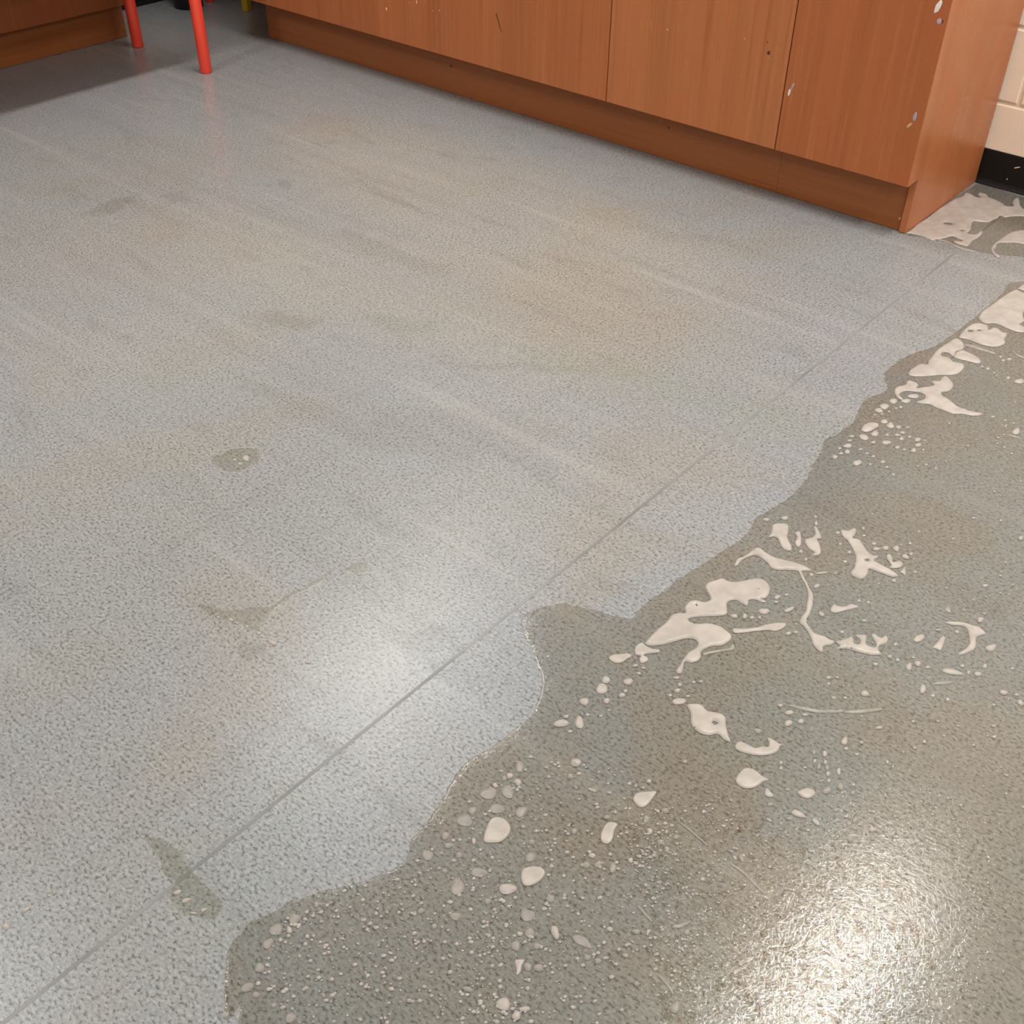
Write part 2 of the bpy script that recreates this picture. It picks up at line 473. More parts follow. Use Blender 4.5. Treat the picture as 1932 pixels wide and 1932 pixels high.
# ------------------------------------------------------------------ ceiling lights (above the frame; some mirrored in the floor, others added as fill)
for k, (px, py) in enumerate(PANELS):
    g = empty('ceiling_and_fill_light', (px, py, CEIL))
    tag(g, 'long narrow fluorescent strip light with white frame on the ceiling', 'ceiling light', 'ceiling strip lights in rows')
    hw, hl = 0.09, 0.60
    bm = bmesh.new()
    for (x0, x1, y0, y1) in ((-hw-0.03, -hw, -hl-0.03, hl+0.03), (hw, hw+0.03, -hl-0.03, hl+0.03), (-hw, hw, -hl-0.03, -hl), (-hw, hw, hl, hl+0.03)):
        b2 = box_bm(x0, x1, y0, y1, -0.02, -0.0005)
        me = bpy.data.meshes.new('tmp'); b2.to_mesh(me); b2.free(); bm.from_mesh(me); bpy.data.meshes.remove(me)
    bm_obj('frame', bm, M_METAL, g)
    box('diffuser', -hw, hw, -hl, hl, -0.012, -0.002, M_METAL, g)
    ld = bpy.data.lights.new('tube_light', 'AREA')
    ld.shape = 'RECTANGLE'
    ld.size, ld.size_y = 2*hw, 2*hl
    ld.color = PANEL_COLOR
    ld.energy = PANEL_STRENGTH*math.pi*4*hw*hl
    lo = bpy.data.objects.new('tube_light', ld)
    lo.location = (0, 0, -0.0135)
    link(lo, g)

# ------------------------------------------------------------------ long cabinet
CX0, CX1 = -3.745, -1.023
DF, DB = 2.7916, 2.8106
cab = empty('base_cabinet', (0, 0, 0))
tag(cab, 'long low teak veneer cabinet with flush doors along the block wall', 'cabinet')
ZB, ZT = 0.1535, 0.86
box('carcass', CX0+0.002, CX1-0.020, 2.8112, 3.332, 0.1545, ZT, M_DARK, cab)
# end panel with a notch for the plinth
pv = [(2.8124, 0.1535), (2.8585, 0.1535), (2.8585, 0.0015), (3.3335, 0.0015), (3.3335, ZT), (2.8124, ZT)]
verts = [(CX1-0.019, y, zz) for y, zz in pv] + [(CX1, y, zz) for y, zz in pv]
n = len(pv)
faces = [tuple(range(n)), tuple(range(n, 2*n))[::-1]] + [(i, i+n, (i+1) % n + n, (i+1) % n) for i in range(n)]
bm = bmesh.new()
vs_ = [bm.verts.new(v) for v in verts]
for f in faces:
    bm.faces.new([vs_[i] for i in f])
bmesh.ops.recalc_face_normals(bm, faces=bm.faces)
bmesh.ops.bevel(bm, geom=list(bm.edges), offset=0.0008, segments=1, affect='EDGES')
bm_obj('end_panel', bm, M_WOOD_END, cab)['label'] = 'plain teak end panel, brightest face of the cabinet'
G = 0.0016
d_long = box('front_panel', CX0, -2.0035-G, DF, DB, ZB, ZT, M_WOOD, cab, 0.0008, 1)
d_mid = box('door', -2.0035+G, -1.4175-G, DF, DB, ZB, ZT, M_WOOD_MID, cab, 0.0008, 1)
d_end = box('door', -1.4175+G, CX1+0.0005, DF, DB, ZB, ZT, M_WOOD_RED, cab, 0.0008, 1)
eb = box('edge_band', CX1+0.0006, CX1+0.0011, DF+0.0006, DB-0.0002, ZB+0.0005, ZT-0.001, M_WOOD_EDGE, d_end)
d_mid['label'] = 'middle teak door with ochre smears'
d_end['label'] = 'reddish teak door with white and lilac paint flecks'
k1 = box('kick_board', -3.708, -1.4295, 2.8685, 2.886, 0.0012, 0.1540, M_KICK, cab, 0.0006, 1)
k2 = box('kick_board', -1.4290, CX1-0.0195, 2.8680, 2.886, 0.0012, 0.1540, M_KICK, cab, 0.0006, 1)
wt = box('worktop', XL+0.003, CX1+0.02, 2.772, 3.345, ZT, ZT+0.035, M_TOP, None, 0.004, 2)  # left end extended unseen over the corner to shade the floor
tag(wt, 'pale laminate worktop running over the long teak cabinet extended unseen into the corner for shade', 'worktop')

def fleck(parent, name, pts, y, mat, t=0.0006, label=None):
    """small flake standing proud of an upright face that looks towards -y"""
    cx = sum(p[0] for p in pts)/len(pts); cz = sum(p[1] for p in pts)/len(pts)
    n = len(pts)
    v = [(p[0], y + 0.0001, p[1]) for p in pts] + [(cx+(p[0]-cx)*0.75, y-t, cz+(p[1]-cz)*0.75) for p in pts]
    f = [tuple(range(n, 2*n))] + [(i, (i+1) % n, (i+1) % n + n, i+n) for i in range(n)]
    o = mesh_obj(name, v, f, mat, parent)
    if label:
        o['label'] = label
    return o
def blobpts(cx, cz, rx, rz, n=9, seed=1, rot=0.0):
    r = random.Random(seed)
    out = []
    for i in range(n):
        a = 2*math.pi*i/n
        k = 1 + r.uniform(-0.22, 0.22)
        x, zz = rx*k*math.cos(a), rz*k*math.sin(a)
        out.append((cx + x*math.cos(rot) - zz*math.sin(rot), cz + x*math.sin(rot) + zz*math.cos(rot)))
    return out
fleck(d_end, 'paint_fleck', blobpts(-1.4008, 0.3150, 0.0032, 0.0115, 9, 2, -0.1), DF, M_CHIPW)
fleck(d_end, 'paint_fleck', blobpts(-1.3945, 0.3305, 0.0034, 0.0120, 9, 3, -0.35), DF, M_CHIPL)
fleck(d_end, 'paint_fleck', blobpts(-1.0461, 0.3343, 0.0052, 0.0120, 10, 4), DF, M_CHIPL)
fleck(d_end, 'paint_fleck', blobpts(-1.0559, 0.3078, 0.0030, 0.0090, 9, 5, -0.7), DF, M_CHIPT)
fleck(d_end, 'paint_fleck', blobpts(-1.0530, 0.5930, 0.0060, 0.0170, 10, 6, -0.25), DF, M_CHIPW)
fleck(d_end, 'paint_fleck', blobpts(-1.0420, 0.5610, 0.0065, 0.0075, 9, 7), DF, M_CHIPL)
fleck(d_end, 'dent', blobpts(-1.0335, 0.5620, 0.0022, 0.0050, 7, 8), DF, M_DENT, 0.0003)
fleck(d_mid, 'paint_smear', blobpts(-1.8946, 0.3935, 0.0050, 0.0120, 9, 9, 0.3), DF, M_OCHRE, 0.0003)
fleck(d_mid, 'paint_smear', blobpts(-1.8622, 0.4004, 0.0035, 0.0170, 9, 10, 0.25), DF, M_OCHRE, 0.0003)
fleck(d_mid, 'dent', blobpts(-1.4790, 0.4010, 0.0055, 0.0060, 8, 11, -0.5), DF, M_DENT, 0.0003)
fleck(d_mid, 'paint_smear', blobpts(-1.4734, 0.3870, 0.0090, 0.0035, 8, 12, -0.35), DF, M_OCHRE, 0.0003)
fleck(d_mid, 'dent', blobpts(-1.4870, 0.4270, 0.0020, 0.0026, 7, 13), DF, M_DENT, 0.0003)
fleck(d_mid, 'paint_fleck', blobpts(-1.8050, 0.3990, 0.0022, 0.0028, 7, 14), DF, M_CHIPT)
fleck(d_mid, 'paint_fleck', blobpts(-1.5560, 0.4230, 0.0016, 0.0030, 7, 15), DF, M_CHIPT)
fleck(d_long, 'paint_fleck', blobpts(-2.9480, 0.2535, 0.0030, 0.0055, 7, 16), DF, M_CHIPW)
fleck(d_long, 'paint_fleck', blobpts(-2.8005, 0.3010, 0.0017, 0.0055, 7, 17), DF, M_CHIPW)
fleck(d_long, 'paint_fleck', blobpts(-2.8332, 0.2937, 0.0016, 0.0026, 7, 18), DF, M_CHIPT)
fleck(d_long, 'paint_fleck', blobpts(-2.7281, 0.2856, 0.0022, 0.0026, 7, 19), DF, M_CHIPT)
fleck(d_long, 'paint_fleck', blobpts(-2.6964, 0.2928, 0.0020, 0.0026, 7, 20), DF, M_CHIPT)
fleck(d_long, 'scratch', [(-2.452, 0.330), (-2.447, 0.332), (-2.424, 0.275), (-2.427, 0.274)], DF, M_DENT, 0.0002)
fleck(k1, 'dent', blobpts(-2.7240, 0.0920, 0.0095, 0.0035, 8, 21, -0.2), 2.8685, M_DENT, 0.0003)
fleck(k1, 'dent', blobpts(-1.8178, 0.0974, 0.0045, 0.0040, 8, 22), 2.8685, M_DENT, 0.0003)
sc = lathe('screw_cap', [(0.0042, 0.0), (0.0042, 0.0010), (0.0030, 0.0018)], M_BRASS, k2, (-1.0505, 2.8680, 0.0340), 14)
sc.rotation_euler = (math.pi/2, 0, 0)
fleck(sb, 'scuff', [(-0.930, 0.0660), (-0.926, 0.0655), (-0.912, 0.0725), (-0.913, 0.0745), (-0.922, 0.0710)], YB-0.0036, M_CHIPW, 0.0003)
fleck(sb, 'scuff', blobpts(-0.9385, 0.030, 0.0016, 0.0030, 7, 24), YB-0.0036, M_CHIPW, 0.0003)

# ------------------------------------------------------------------ cabinet on the left wall
lc = empty('side_cabinet', (0, 0, 0))
tag(lc, 'shallow teak cabinet against the left wall with a raised plinth', 'cabinet')
LX = -4.074
box('carcass', XL+0.003, LX-0.019, -0.2, 2.485, 0.131, 0.86, M_DARK, lc)
for y0, y1 in ((-0.2, 0.40), (0.402, 1.00), (1.002, 2.496)):
    box('door', LX-0.0185, LX, y0, y1, 0.1295, 0.86, M_WOOD_SHADED, lc, 0.0008, 1)
box('kick_board', LX-0.069, LX-0.0525, -0.2, 2.500, 0.0012, 0.1300, M_KICK_Y, lc, 0.0006, 1)
box('end_panel', XL+0.003, LX-0.069, 2.4855, 2.502, 0.0012, 0.86, M_WOOD, lc, 0.0006, 1)
box('counter_top', XL+0.003, LX+0.015, -0.22, 2.770, 0.8602, 0.895, M_TOP, lc, 0.003, 1)  # run on past the doors, unseen, to keep light off the corner

# ------------------------------------------------------------------ red-legged table in front of it
tb = empty('play_table', (0, 0, 0))
tag(tb, 'narrow table on thick round red legs standing before the side cabinet', 'table')
LEG = [(0.0195, 0.0), (0.0208, 0.0022), (0.0208, 0.006), (0.0212, 0.010), (0.0212, 0.715)]
for x, y in ((-3.985, 2.452), (-3.541, 2.436), (-3.985, 1.36), (-3.541, 1.36)):
    lathe('leg', LEG, M_RED, tb, (x, y, 0.0004))
box('table_top', -4.052, -3.490, 1.300, 2.510, 0.7154, 0.750, M_TOP, tb, 0.006, 2)
box('shade_box', -4.020, -3.535, 1.325, 2.475, 0.475, 0.7152, M_WOOD, tb, 0.003, 1)  # unseen deep box added to shade the corner and side doors

# ------------------------------------------------------------------ stool and canister in the far corner
st = empty('child_stool', (0, 0, 0))
tag(st, 'low stool with red and yellow legs in the corner beyond the table', 'stool')
lathe('leg', [(0.0180, 0.0), (0.0195, 0.003), (0.0195, 0.30)], M_RED, st, (-4.300, 3.035, 0.0004))
yl = box('leg', -0.0145, 0.0145, -0.0145, 0.0145, 0.0, 0.30, M_YELLOW, st, 0.002, 1)
yl.location = (-4.069, 3.050, 0.0004)
yl.rotation_euler = (0, 0, 0.15)
yl['label'] = 'square yellow leg'
lathe('leg', [(0.0180, 0.0), (0.0195, 0.003), (0.0195, 0.30)], M_RED, st, (-4.300, 3.265, 0.0004))
y2 = box('leg', -0.0145, 0.0145, -0.0145, 0.0145, 0.0, 0.30, M_YELLOW, st, 0.002, 1)
y2.location = (-4.069, 3.270, 0.0004)
y2['label'] = 'square yellow leg'
box('seat', -4.345, -4.020, 3.000, 3.320, 0.3006, 0.325, M_RED, st, 0.008, 2)
cn = lathe('canister', [(0.055, 0.0), (0.060, 0.003), (0.060, 0.22), (0.057, 0.225), (0.050, 0.225)], M_NAVY, None, (-4.300, 2.925, 0.0004))
tag(cn, 'dark round canister on the floor behind the red table leg', 'canister')

# ------------------------------------------------------------------ tables of outlines on the floor, in metres
FOAM = [
 ('foam_patch','large pinkish cream foam sheet against the foot of the cabinet end panel',[(-1.022,2.864),(-1.022,2.896),(-1.024,2.943),(-1.021,3),(-1.023,3.069),(-1.02,3.128),(-1.017,3.173),(-1.008,3.205),(-1.011,3.233),(-0.9941,3.237),(-0.9748,3.226),(-0.964,3.236),(-0.9808,3.252),(-0.9789,3.266),(-0.9585,3.264),(-0.9478,3.25),(-0.9265,3.246),(-0.8972,3.233),(-0.8881,3.223),(-0.8692,3.236),(-0.882,3.262),(-0.8867,3.293),(-0.8766,3.298),(-0.8594,3.26),(-0.8414,3.238),(-0.8206,3.226),(-0.8081,3.193),(-0.8269,3.187),(-0.8468,3.166),(-0.8587,3.148),(-0.8735,3.15),(-0.8722,3.129),(-0.8766,3.11),(-0.8823,3.083),(-0.899,3.072),(-0.9139,3.063),(-0.9103,3.037),(-0.899,3.005),(-0.8952,2.973),(-0.8761,2.983),(-0.8743,3.013),(-0.8661,3.009),(-0.8627,2.968),(-0.8662,2.937),(-0.8622,2.901),(-0.8716,2.896),(-0.8945,2.895),(-0.9031,2.905),(-0.8876,2.912),(-0.8884,2.924),(-0.9038,2.928),(-0.9192,2.931),(-0.9261,2.915),(-0.933,2.898),(-0.9443,2.882),(-0.9484,2.87),(-0.9632,2.872),(-0.9817,2.876),(-0.9997,2.873),(-1.015,2.87)],[[(-0.9495,3.005),(-0.9503,2.998),(-0.9586,2.993),(-0.9681,2.991),(-0.9736,2.995),(-0.9709,3.002),(-0.9642,3.008),(-0.9546,3.009)],[(-0.9094,2.987),(-0.9097,2.982),(-0.9113,2.978),(-0.915,2.977),(-0.9178,2.979),(-0.9176,2.984),(-0.9155,2.988),(-0.912,2.99)]]),
 ('foam_patch','hooked cream foam patch with a curled tail facing the cabinet end panel',[(-0.8139,2.943),(-0.8139,2.977),(-0.8124,3.019),(-0.8089,3.057),(-0.7993,3.079),(-0.7842,3.1),(-0.7737,3.102),(-0.7427,3.02),(-0.7554,3.012),(-0.7717,3.008),(-0.7884,2.993),(-0.8052,2.978),(-0.8079,2.962),(-0.8017,2.941),(-0.8027,2.927),(-0.7881,2.907),(-0.7732,2.898),(-0.7753,2.886),(-0.7911,2.898),(-0.8058,2.918)],[]),
 ('foam_streak','thin pale foam line trailing from the foam sheet by the cabinet',[(-0.9421,2.884),(-0.9401,2.882),(-0.9132,2.884),(-0.8862,2.874),(-0.8612,2.87),(-0.8351,2.879),(-0.8347,2.881),(-0.8366,2.883),(-0.8636,2.878),(-0.8881,2.882),(-0.9155,2.892),(-0.9417,2.887)],[]),
 ('foam_patch','broad smooth cream foam patch at the head of the foam chain',[(-0.6805,2.536),(-0.6875,2.56),(-0.6882,2.59),(-0.6847,2.624),(-0.6816,2.674),(-0.6759,2.719),(-0.6682,2.74),(-0.653,2.735),(-0.6399,2.739),(-0.6279,2.745),(-0.5992,2.668),(-0.6118,2.642),(-0.6052,2.617),(-0.5946,2.597),(-0.5966,2.573),(-0.582,2.564),(-0.5717,2.558),(-0.5741,2.543),(-0.5871,2.534),(-0.6067,2.534),(-0.6276,2.538),(-0.6444,2.538),(-0.6531,2.528),(-0.6638,2.523)],[]),
 ('foam_patch','pointed cream foam sliver above the broad smooth foam patch',[(-0.6688,2.749),(-0.6691,2.761),(-0.6673,2.788),(-0.6636,2.825),(-0.6303,2.759),(-0.6526,2.749),(-0.6608,2.748)],[]),
 ('foam_patch','rounded cream foam lobe next to the broad smooth foam patch',[(-0.6804,2.418),(-0.6846,2.444),(-0.6853,2.473),(-0.6817,2.498),(-0.6731,2.511),(-0.663,2.514),(-0.6504,2.514),(-0.6417,2.496),(-0.6378,2.514),(-0.6274,2.516),(-0.6128,2.507),(-0.6024,2.51),(-0.5982,2.492),(-0.5971,2.479),(-0.5889,2.465),(-0.5909,2.446),(-0.6009,2.43),(-0.6171,2.422),(-0.6324,2.42),(-0.6467,2.421),(-0.6612,2.422),(-0.6735,2.418)],[[(-0.6661,2.469),(-0.6671,2.463),(-0.6694,2.458),(-0.6736,2.456),(-0.677,2.459),(-0.6772,2.466),(-0.6741,2.47),(-0.6702,2.472)],[(-0.6528,2.485),(-0.6531,2.481),(-0.6562,2.477),(-0.6598,2.475),(-0.6626,2.477),(-0.662,2.481),(-0.6595,2.485),(-0.6559,2.486)]]),
 ('foam_patch','long lumpy cream foam patch with a flat rounded foot',[(-0.6862,2.402),(-0.6778,2.407),(-0.6649,2.401),(-0.6543,2.386),(-0.6519,2.368),(-0.6587,2.351),(-0.6552,2.327),(-0.6675,2.333),(-0.6776,2.331),(-0.6804,2.319),(-0.673,2.308),(-0.658,2.312),(-0.6448,2.303),(-0.6338,2.306),(-0.6239,2.308),(-0.6179,2.3),(-0.6148,2.28),(-0.6165,2.26),(-0.6261,2.245),(-0.6397,2.233),(-0.6541,2.217),(-0.6701,2.198),(-0.6879,2.184),(-0.6972,2.185),(-0.7024,2.203),(-0.701,2.224),(-0.6966,2.244),(-0.6837,2.252),(-0.6882,2.268),(-0.6909,2.293),(-0.6938,2.324),(-0.6925,2.353),(-0.6881,2.381)],[]),
 ('foam_patch','finger shaped cream foam patch beside the long lumpy foam',[(-0.6571,2.341),(-0.6522,2.362),(-0.6397,2.365),(-0.6215,2.361),(-0.6055,2.354),(-0.5965,2.342),(-0.5994,2.333),(-0.6112,2.329),(-0.6261,2.326),(-0.6411,2.323),(-0.6517,2.324)],[]),
 ('foam_streak','thin foam thread ending in a bead beside the long lumpy foam',[(-0.6572,2.393),(-0.6542,2.39),(-0.6355,2.392),(-0.6093,2.395),(-0.5875,2.398),(-0.5864,2.402),(-0.5892,2.405),(-0.6124,2.406),(-0.6388,2.404),(-0.6563,2.397)],[]),
 ('foam_patch','forked fishtail shaped cream foam patch with a long point',[(-0.6334,2.207),(-0.6356,2.224),(-0.631,2.231),(-0.621,2.227),(-0.6054,2.212),(-0.6005,2.195),(-0.6023,2.178),(-0.6108,2.164),(-0.604,2.152),(-0.5889,2.147),(-0.572,2.138),(-0.559,2.132),(-0.5415,2.133),(-0.5231,2.137),(-0.5098,2.141),(-0.5147,2.129),(-0.5257,2.119),(-0.543,2.112),(-0.5582,2.1),(-0.5758,2.1),(-0.5934,2.099),(-0.6102,2.102),(-0.6246,2.093),(-0.6356,2.091),(-0.6292,2.109),(-0.6294,2.124),(-0.6371,2.132),(-0.6477,2.132),(-0.6582,2.126),(-0.6705,2.118),(-0.6761,2.107),(-0.6757,2.092),(-0.665,2.086),(-0.6629,2.079),(-0.6725,2.08),(-0.6843,2.091),(-0.6914,2.103),(-0.6939,2.119),(-0.6874,2.131),(-0.6838,2.143),(-0.6872,2.159),(-0.6755,2.163),(-0.6627,2.159),(-0.6595,2.143),(-0.65,2.155),(-0.6406,2.169),(-0.636,2.182),(-0.6468,2.192),(-0.6401,2.197)],[]),
 ('foam_patch','square little foam piece caught in the bend of the fishtail foam',[(-0.6585,2.098),(-0.6603,2.107),(-0.6498,2.119),(-0.6417,2.116),(-0.6406,2.108),(-0.6532,2.098)],[]),
 ('foam_streak','short foam thread pointing down among the dots by the fishtail foam',[(-0.4402,2.1),(-0.4388,2.099),(-0.4254,2.101),(-0.4127,2.103),(-0.4121,2.104),(-0.4134,2.106),(-0.4267,2.107),(-0.4397,2.102)],[]),
 ('foam_streak','hair thin foam thread past the end of the finger shaped foam',[(-0.5628,2.441),(-0.5617,2.439),(-0.5436,2.426),(-0.5269,2.425),(-0.5262,2.427),(-0.5275,2.429),(-0.5443,2.432),(-0.5619,2.442)],[]),
 ('foam_patch','boot shaped cream foam patch near the edge of the wet floor',[(-0.6561,1.527),(-0.6377,1.543),(-0.6258,1.528),(-0.6175,1.51),(-0.5979,1.491),(-0.5956,1.481),(-0.6034,1.477),(-0.6148,1.482),(-0.6276,1.495),(-0.6368,1.497),(-0.6441,1.488),(-0.6474,1.503)],[]),
 ('foam_patch','small upright foam sliver beside the boot shaped foam',[(-0.6143,1.532),(-0.6079,1.539),(-0.5986,1.527),(-0.5889,1.508),(-0.5905,1.499),(-0.6003,1.507),(-0.6045,1.522)],[]),
 ('foam_patch','zigzag cream foam patch beside the boot shaped foam',[(-0.5973,1.572),(-0.5915,1.571),(-0.58,1.562),(-0.5697,1.549),(-0.5743,1.542),(-0.5641,1.532),(-0.5514,1.513),(-0.5513,1.503),(-0.5602,1.495),(-0.5597,1.506),(-0.5754,1.51),(-0.5901,1.525),(-0.5845,1.539),(-0.5845,1.552)],[]),
 ('foam_patch','running figure shaped cream foam patch with spread arms',[(-0.5536,1.594),(-0.5433,1.6),(-0.5398,1.613),(-0.5336,1.615),(-0.5286,1.601),(-0.5265,1.587),(-0.5153,1.591),(-0.4977,1.578),(-0.4805,1.567),(-0.4683,1.571),(-0.4688,1.556),(-0.4581,1.554),(-0.4421,1.553),(-0.4252,1.55),(-0.4181,1.545),(-0.4252,1.537),(-0.4396,1.535),(-0.4535,1.532),(-0.4653,1.53),(-0.4615,1.516),(-0.4609,1.502),(-0.4661,1.494),(-0.4771,1.494),(-0.4859,1.5),(-0.4872,1.516),(-0.4953,1.539),(-0.5027,1.55),(-0.5157,1.563),(-0.5301,1.575),(-0.5435,1.581)],[[(-0.4751,1.552),(-0.4754,1.548),(-0.4768,1.545),(-0.4795,1.544),(-0.482,1.546),(-0.4821,1.549),(-0.4801,1.552),(-0.4776,1.553)]]),
 ('foam_patch','curled foam scrap at the outstretched arm of the running figure foam',[(-0.4562,1.579),(-0.4569,1.59),(-0.4484,1.586),(-0.4413,1.574),(-0.4351,1.584),(-0.426,1.582),(-0.425,1.57),(-0.4331,1.56),(-0.4404,1.557),(-0.4395,1.564)],[]),
 ('foam_patch','tiny triangular foam scrap beside the running figure foam',[(-0.4197,1.557),(-0.4203,1.566),(-0.4203,1.576),(-0.4145,1.568),(-0.4096,1.556),(-0.4144,1.557)],[]),
 ('foam_streak','long winding foam string with a thick head and thin neck',[(-0.65,1.38),(-0.6554,1.399),(-0.65,1.413),(-0.6482,1.432),(-0.6473,1.445),(-0.639,1.451),(-0.6269,1.448),(-0.6088,1.446),(-0.5921,1.451),(-0.5754,1.457),(-0.5577,1.461),(-0.5403,1.459),(-0.5486,1.45),(-0.5524,1.445),(-0.5384,1.432),(-0.5194,1.415),(-0.5069,1.404),(-0.4959,1.381),(-0.4892,1.36),(-0.4856,1.342),(-0.4748,1.331),(-0.46,1.323),(-0.4439,1.327),(-0.4341,1.326),(-0.4261,1.328),(-0.4266,1.317),(-0.434,1.306),(-0.4297,1.293),(-0.4366,1.292),(-0.4491,1.298),(-0.4576,1.308),(-0.4712,1.319),(-0.483,1.326),(-0.4915,1.329),(-0.4958,1.344),(-0.4965,1.359),(-0.5049,1.378),(-0.5138,1.398),(-0.5289,1.418),(-0.5427,1.428),(-0.5568,1.441),(-0.5714,1.433),(-0.5875,1.42),(-0.5985,1.419),(-0.6108,1.426),(-0.6266,1.43),(-0.6383,1.427),(-0.6454,1.411),(-0.6474,1.397),(-0.646,1.384)],[]),
 ('foam_patch','comb shaped cream foam patch with three upright teeth',[(-0.4232,1.328),(-0.4177,1.34),(-0.4133,1.349),(-0.411,1.356),(-0.4044,1.352),(-0.3989,1.344),(-0.3919,1.348),(-0.3961,1.359),(-0.4057,1.363),(-0.4004,1.37),(-0.3914,1.373),(-0.3855,1.358),(-0.375,1.355),(-0.3689,1.36),(-0.3732,1.369),(-0.3861,1.38),(-0.3848,1.386),(-0.3722,1.385),(-0.3686,1.395),(-0.3621,1.391),(-0.3601,1.378),(-0.3657,1.366),(-0.3606,1.355),(-0.3542,1.351),(-0.367,1.339),(-0.3861,1.331),(-0.4038,1.325),(-0.415,1.315),(-0.4145,1.325)],[]),
 ('foam_patch','small bone shaped foam scrap beside the winding foam string',[(-0.4687,1.394),(-0.4693,1.407),(-0.4631,1.407),(-0.4526,1.413),(-0.447,1.426),(-0.4346,1.429),(-0.4392,1.417),(-0.4479,1.404),(-0.456,1.39),(-0.4638,1.387)],[]),
 ('foam_patch','largest branching cream foam patch in the middle of the wet floor',[(-0.6577,1.298),(-0.6603,1.312),(-0.654,1.326),(-0.6477,1.337),(-0.6344,1.338),(-0.6236,1.347),(-0.6113,1.365),(-0.5993,1.379),(-0.5878,1.381),(-0.5748,1.373),(-0.5668,1.358),(-0.5652,1.343),(-0.5709,1.336),(-0.5599,1.337),(-0.5642,1.33),(-0.5748,1.329),(-0.5837,1.32),(-0.579,1.307),(-0.5875,1.305),(-0.5982,1.306),(-0.6067,1.299),(-0.6076,1.287),(-0.5947,1.266),(-0.6037,1.252),(-0.6156,1.24),(-0.6292,1.226),(-0.6363,1.212),(-0.6226,1.211),(-0.6039,1.227),(-0.5883,1.233),(-0.5748,1.232),(-0.5621,1.228),(-0.5574,1.217),(-0.5606,1.199),(-0.5718,1.187),(-0.5768,1.175),(-0.5789,1.164),(-0.5718,1.151),(-0.5728,1.14),(-0.5798,1.131),(-0.5868,1.128),(-0.5808,1.114),(-0.5768,1.103),(-0.5818,1.099),(-0.5867,1.104),(-0.5888,1.119),(-0.5919,1.133),(-0.593,1.151),(-0.59,1.164),(-0.5931,1.176),(-0.6024,1.18),(-0.6137,1.173),(-0.6228,1.157),(-0.6328,1.139),(-0.6469,1.122),(-0.6583,1.119),(-0.6609,1.137),(-0.6616,1.161),(-0.6601,1.183),(-0.6627,1.202),(-0.6577,1.214),(-0.6483,1.222),(-0.6571,1.233),(-0.6587,1.251),(-0.6524,1.259),(-0.6385,1.266),(-0.6344,1.277),(-0.641,1.285)],[[(-0.6423,1.251),(-0.6425,1.249),(-0.6444,1.249),(-0.6464,1.25),(-0.6474,1.251),(-0.647,1.252),(-0.6453,1.253),(-0.6434,1.252)]]),
 ('foam_patch','knobbly little foam patch at the narrow end of the branching foam',[(-0.6618,1.094),(-0.6662,1.105),(-0.6635,1.117),(-0.6553,1.116),(-0.6433,1.116),(-0.6325,1.122),(-0.6293,1.117),(-0.6374,1.108),(-0.6453,1.096),(-0.6351,1.095),(-0.6329,1.088),(-0.6378,1.079),(-0.645,1.084),(-0.6473,1.092),(-0.6544,1.088)],[]),
 ('foam_patch','flat pebble shaped foam patch before the narrow end of the branching foam',[(-0.6847,1.055),(-0.6825,1.064),(-0.6746,1.073),(-0.6649,1.083),(-0.6577,1.081),(-0.6601,1.071),(-0.6618,1.06),(-0.6691,1.052),(-0.6779,1.051)],[]),
 ('foam_streak','slim foam tail curling under the branching foam',[(-0.5744,1.163),(-0.5673,1.175),(-0.5556,1.191),(-0.5484,1.202),(-0.5493,1.212),(-0.5433,1.209),(-0.5424,1.2),(-0.5526,1.187),(-0.5643,1.171),(-0.5714,1.159)],[]),
 ('foam_streak','straight club shaped foam streak pointing away from the branching foam',[(-0.5676,1.244),(-0.5562,1.253),(-0.5412,1.27),(-0.5301,1.289),(-0.5196,1.303),(-0.5076,1.312),(-0.5054,1.3),(-0.5118,1.284),(-0.5211,1.279),(-0.5346,1.265),(-0.549,1.247),(-0.5614,1.236)],[]),
 ('foam_patch','short sausage shaped foam scrap above the leaf shaped foam',[(-0.5546,1.045),(-0.5526,1.054),(-0.5424,1.061),(-0.5376,1.058),(-0.5387,1.051),(-0.5479,1.042)],[]),
 ('foam_patch','leaf shaped greyish cream foam patch with a trailing point',[(-0.5326,1.053),(-0.5271,1.061),(-0.5166,1.068),(-0.5022,1.064),(-0.4889,1.071),(-0.4759,1.072),(-0.4654,1.058),(-0.4523,1.044),(-0.444,1.036),(-0.4528,1.033),(-0.4662,1.036),(-0.4742,1.026),(-0.485,1.02),(-0.4977,1.021),(-0.509,1.028),(-0.5204,1.044)],[[(-0.4768,1.053),(-0.4777,1.05),(-0.4801,1.048),(-0.4835,1.048),(-0.4853,1.05),(-0.4851,1.053),(-0.4821,1.054),(-0.4788,1.055)]]),
 ('foam_patch','smile shaped cream foam patch past the leaf shaped foam',[(-0.4332,1.031),(-0.4354,1.042),(-0.4298,1.047),(-0.4191,1.048),(-0.4092,1.05),(-0.4034,1.059),(-0.3961,1.064),(-0.4,1.073),(-0.4067,1.079),(-0.3968,1.081),(-0.3863,1.08),(-0.3826,1.083),(-0.383,1.077),(-0.3811,1.067),(-0.3844,1.056),(-0.3947,1.044),(-0.4083,1.035),(-0.4245,1.029)],[]),
 ('foam_patch','fat teardrop foam blob below the smile shaped foam',[(-0.4002,0.9794),(-0.4032,0.9942),(-0.4007,1.008),(-0.39,1.014),(-0.3756,1.012),(-0.3646,1.012),(-0.3686,1.003),(-0.3722,0.9883),(-0.3799,0.9786),(-0.39,0.9748)],[]),
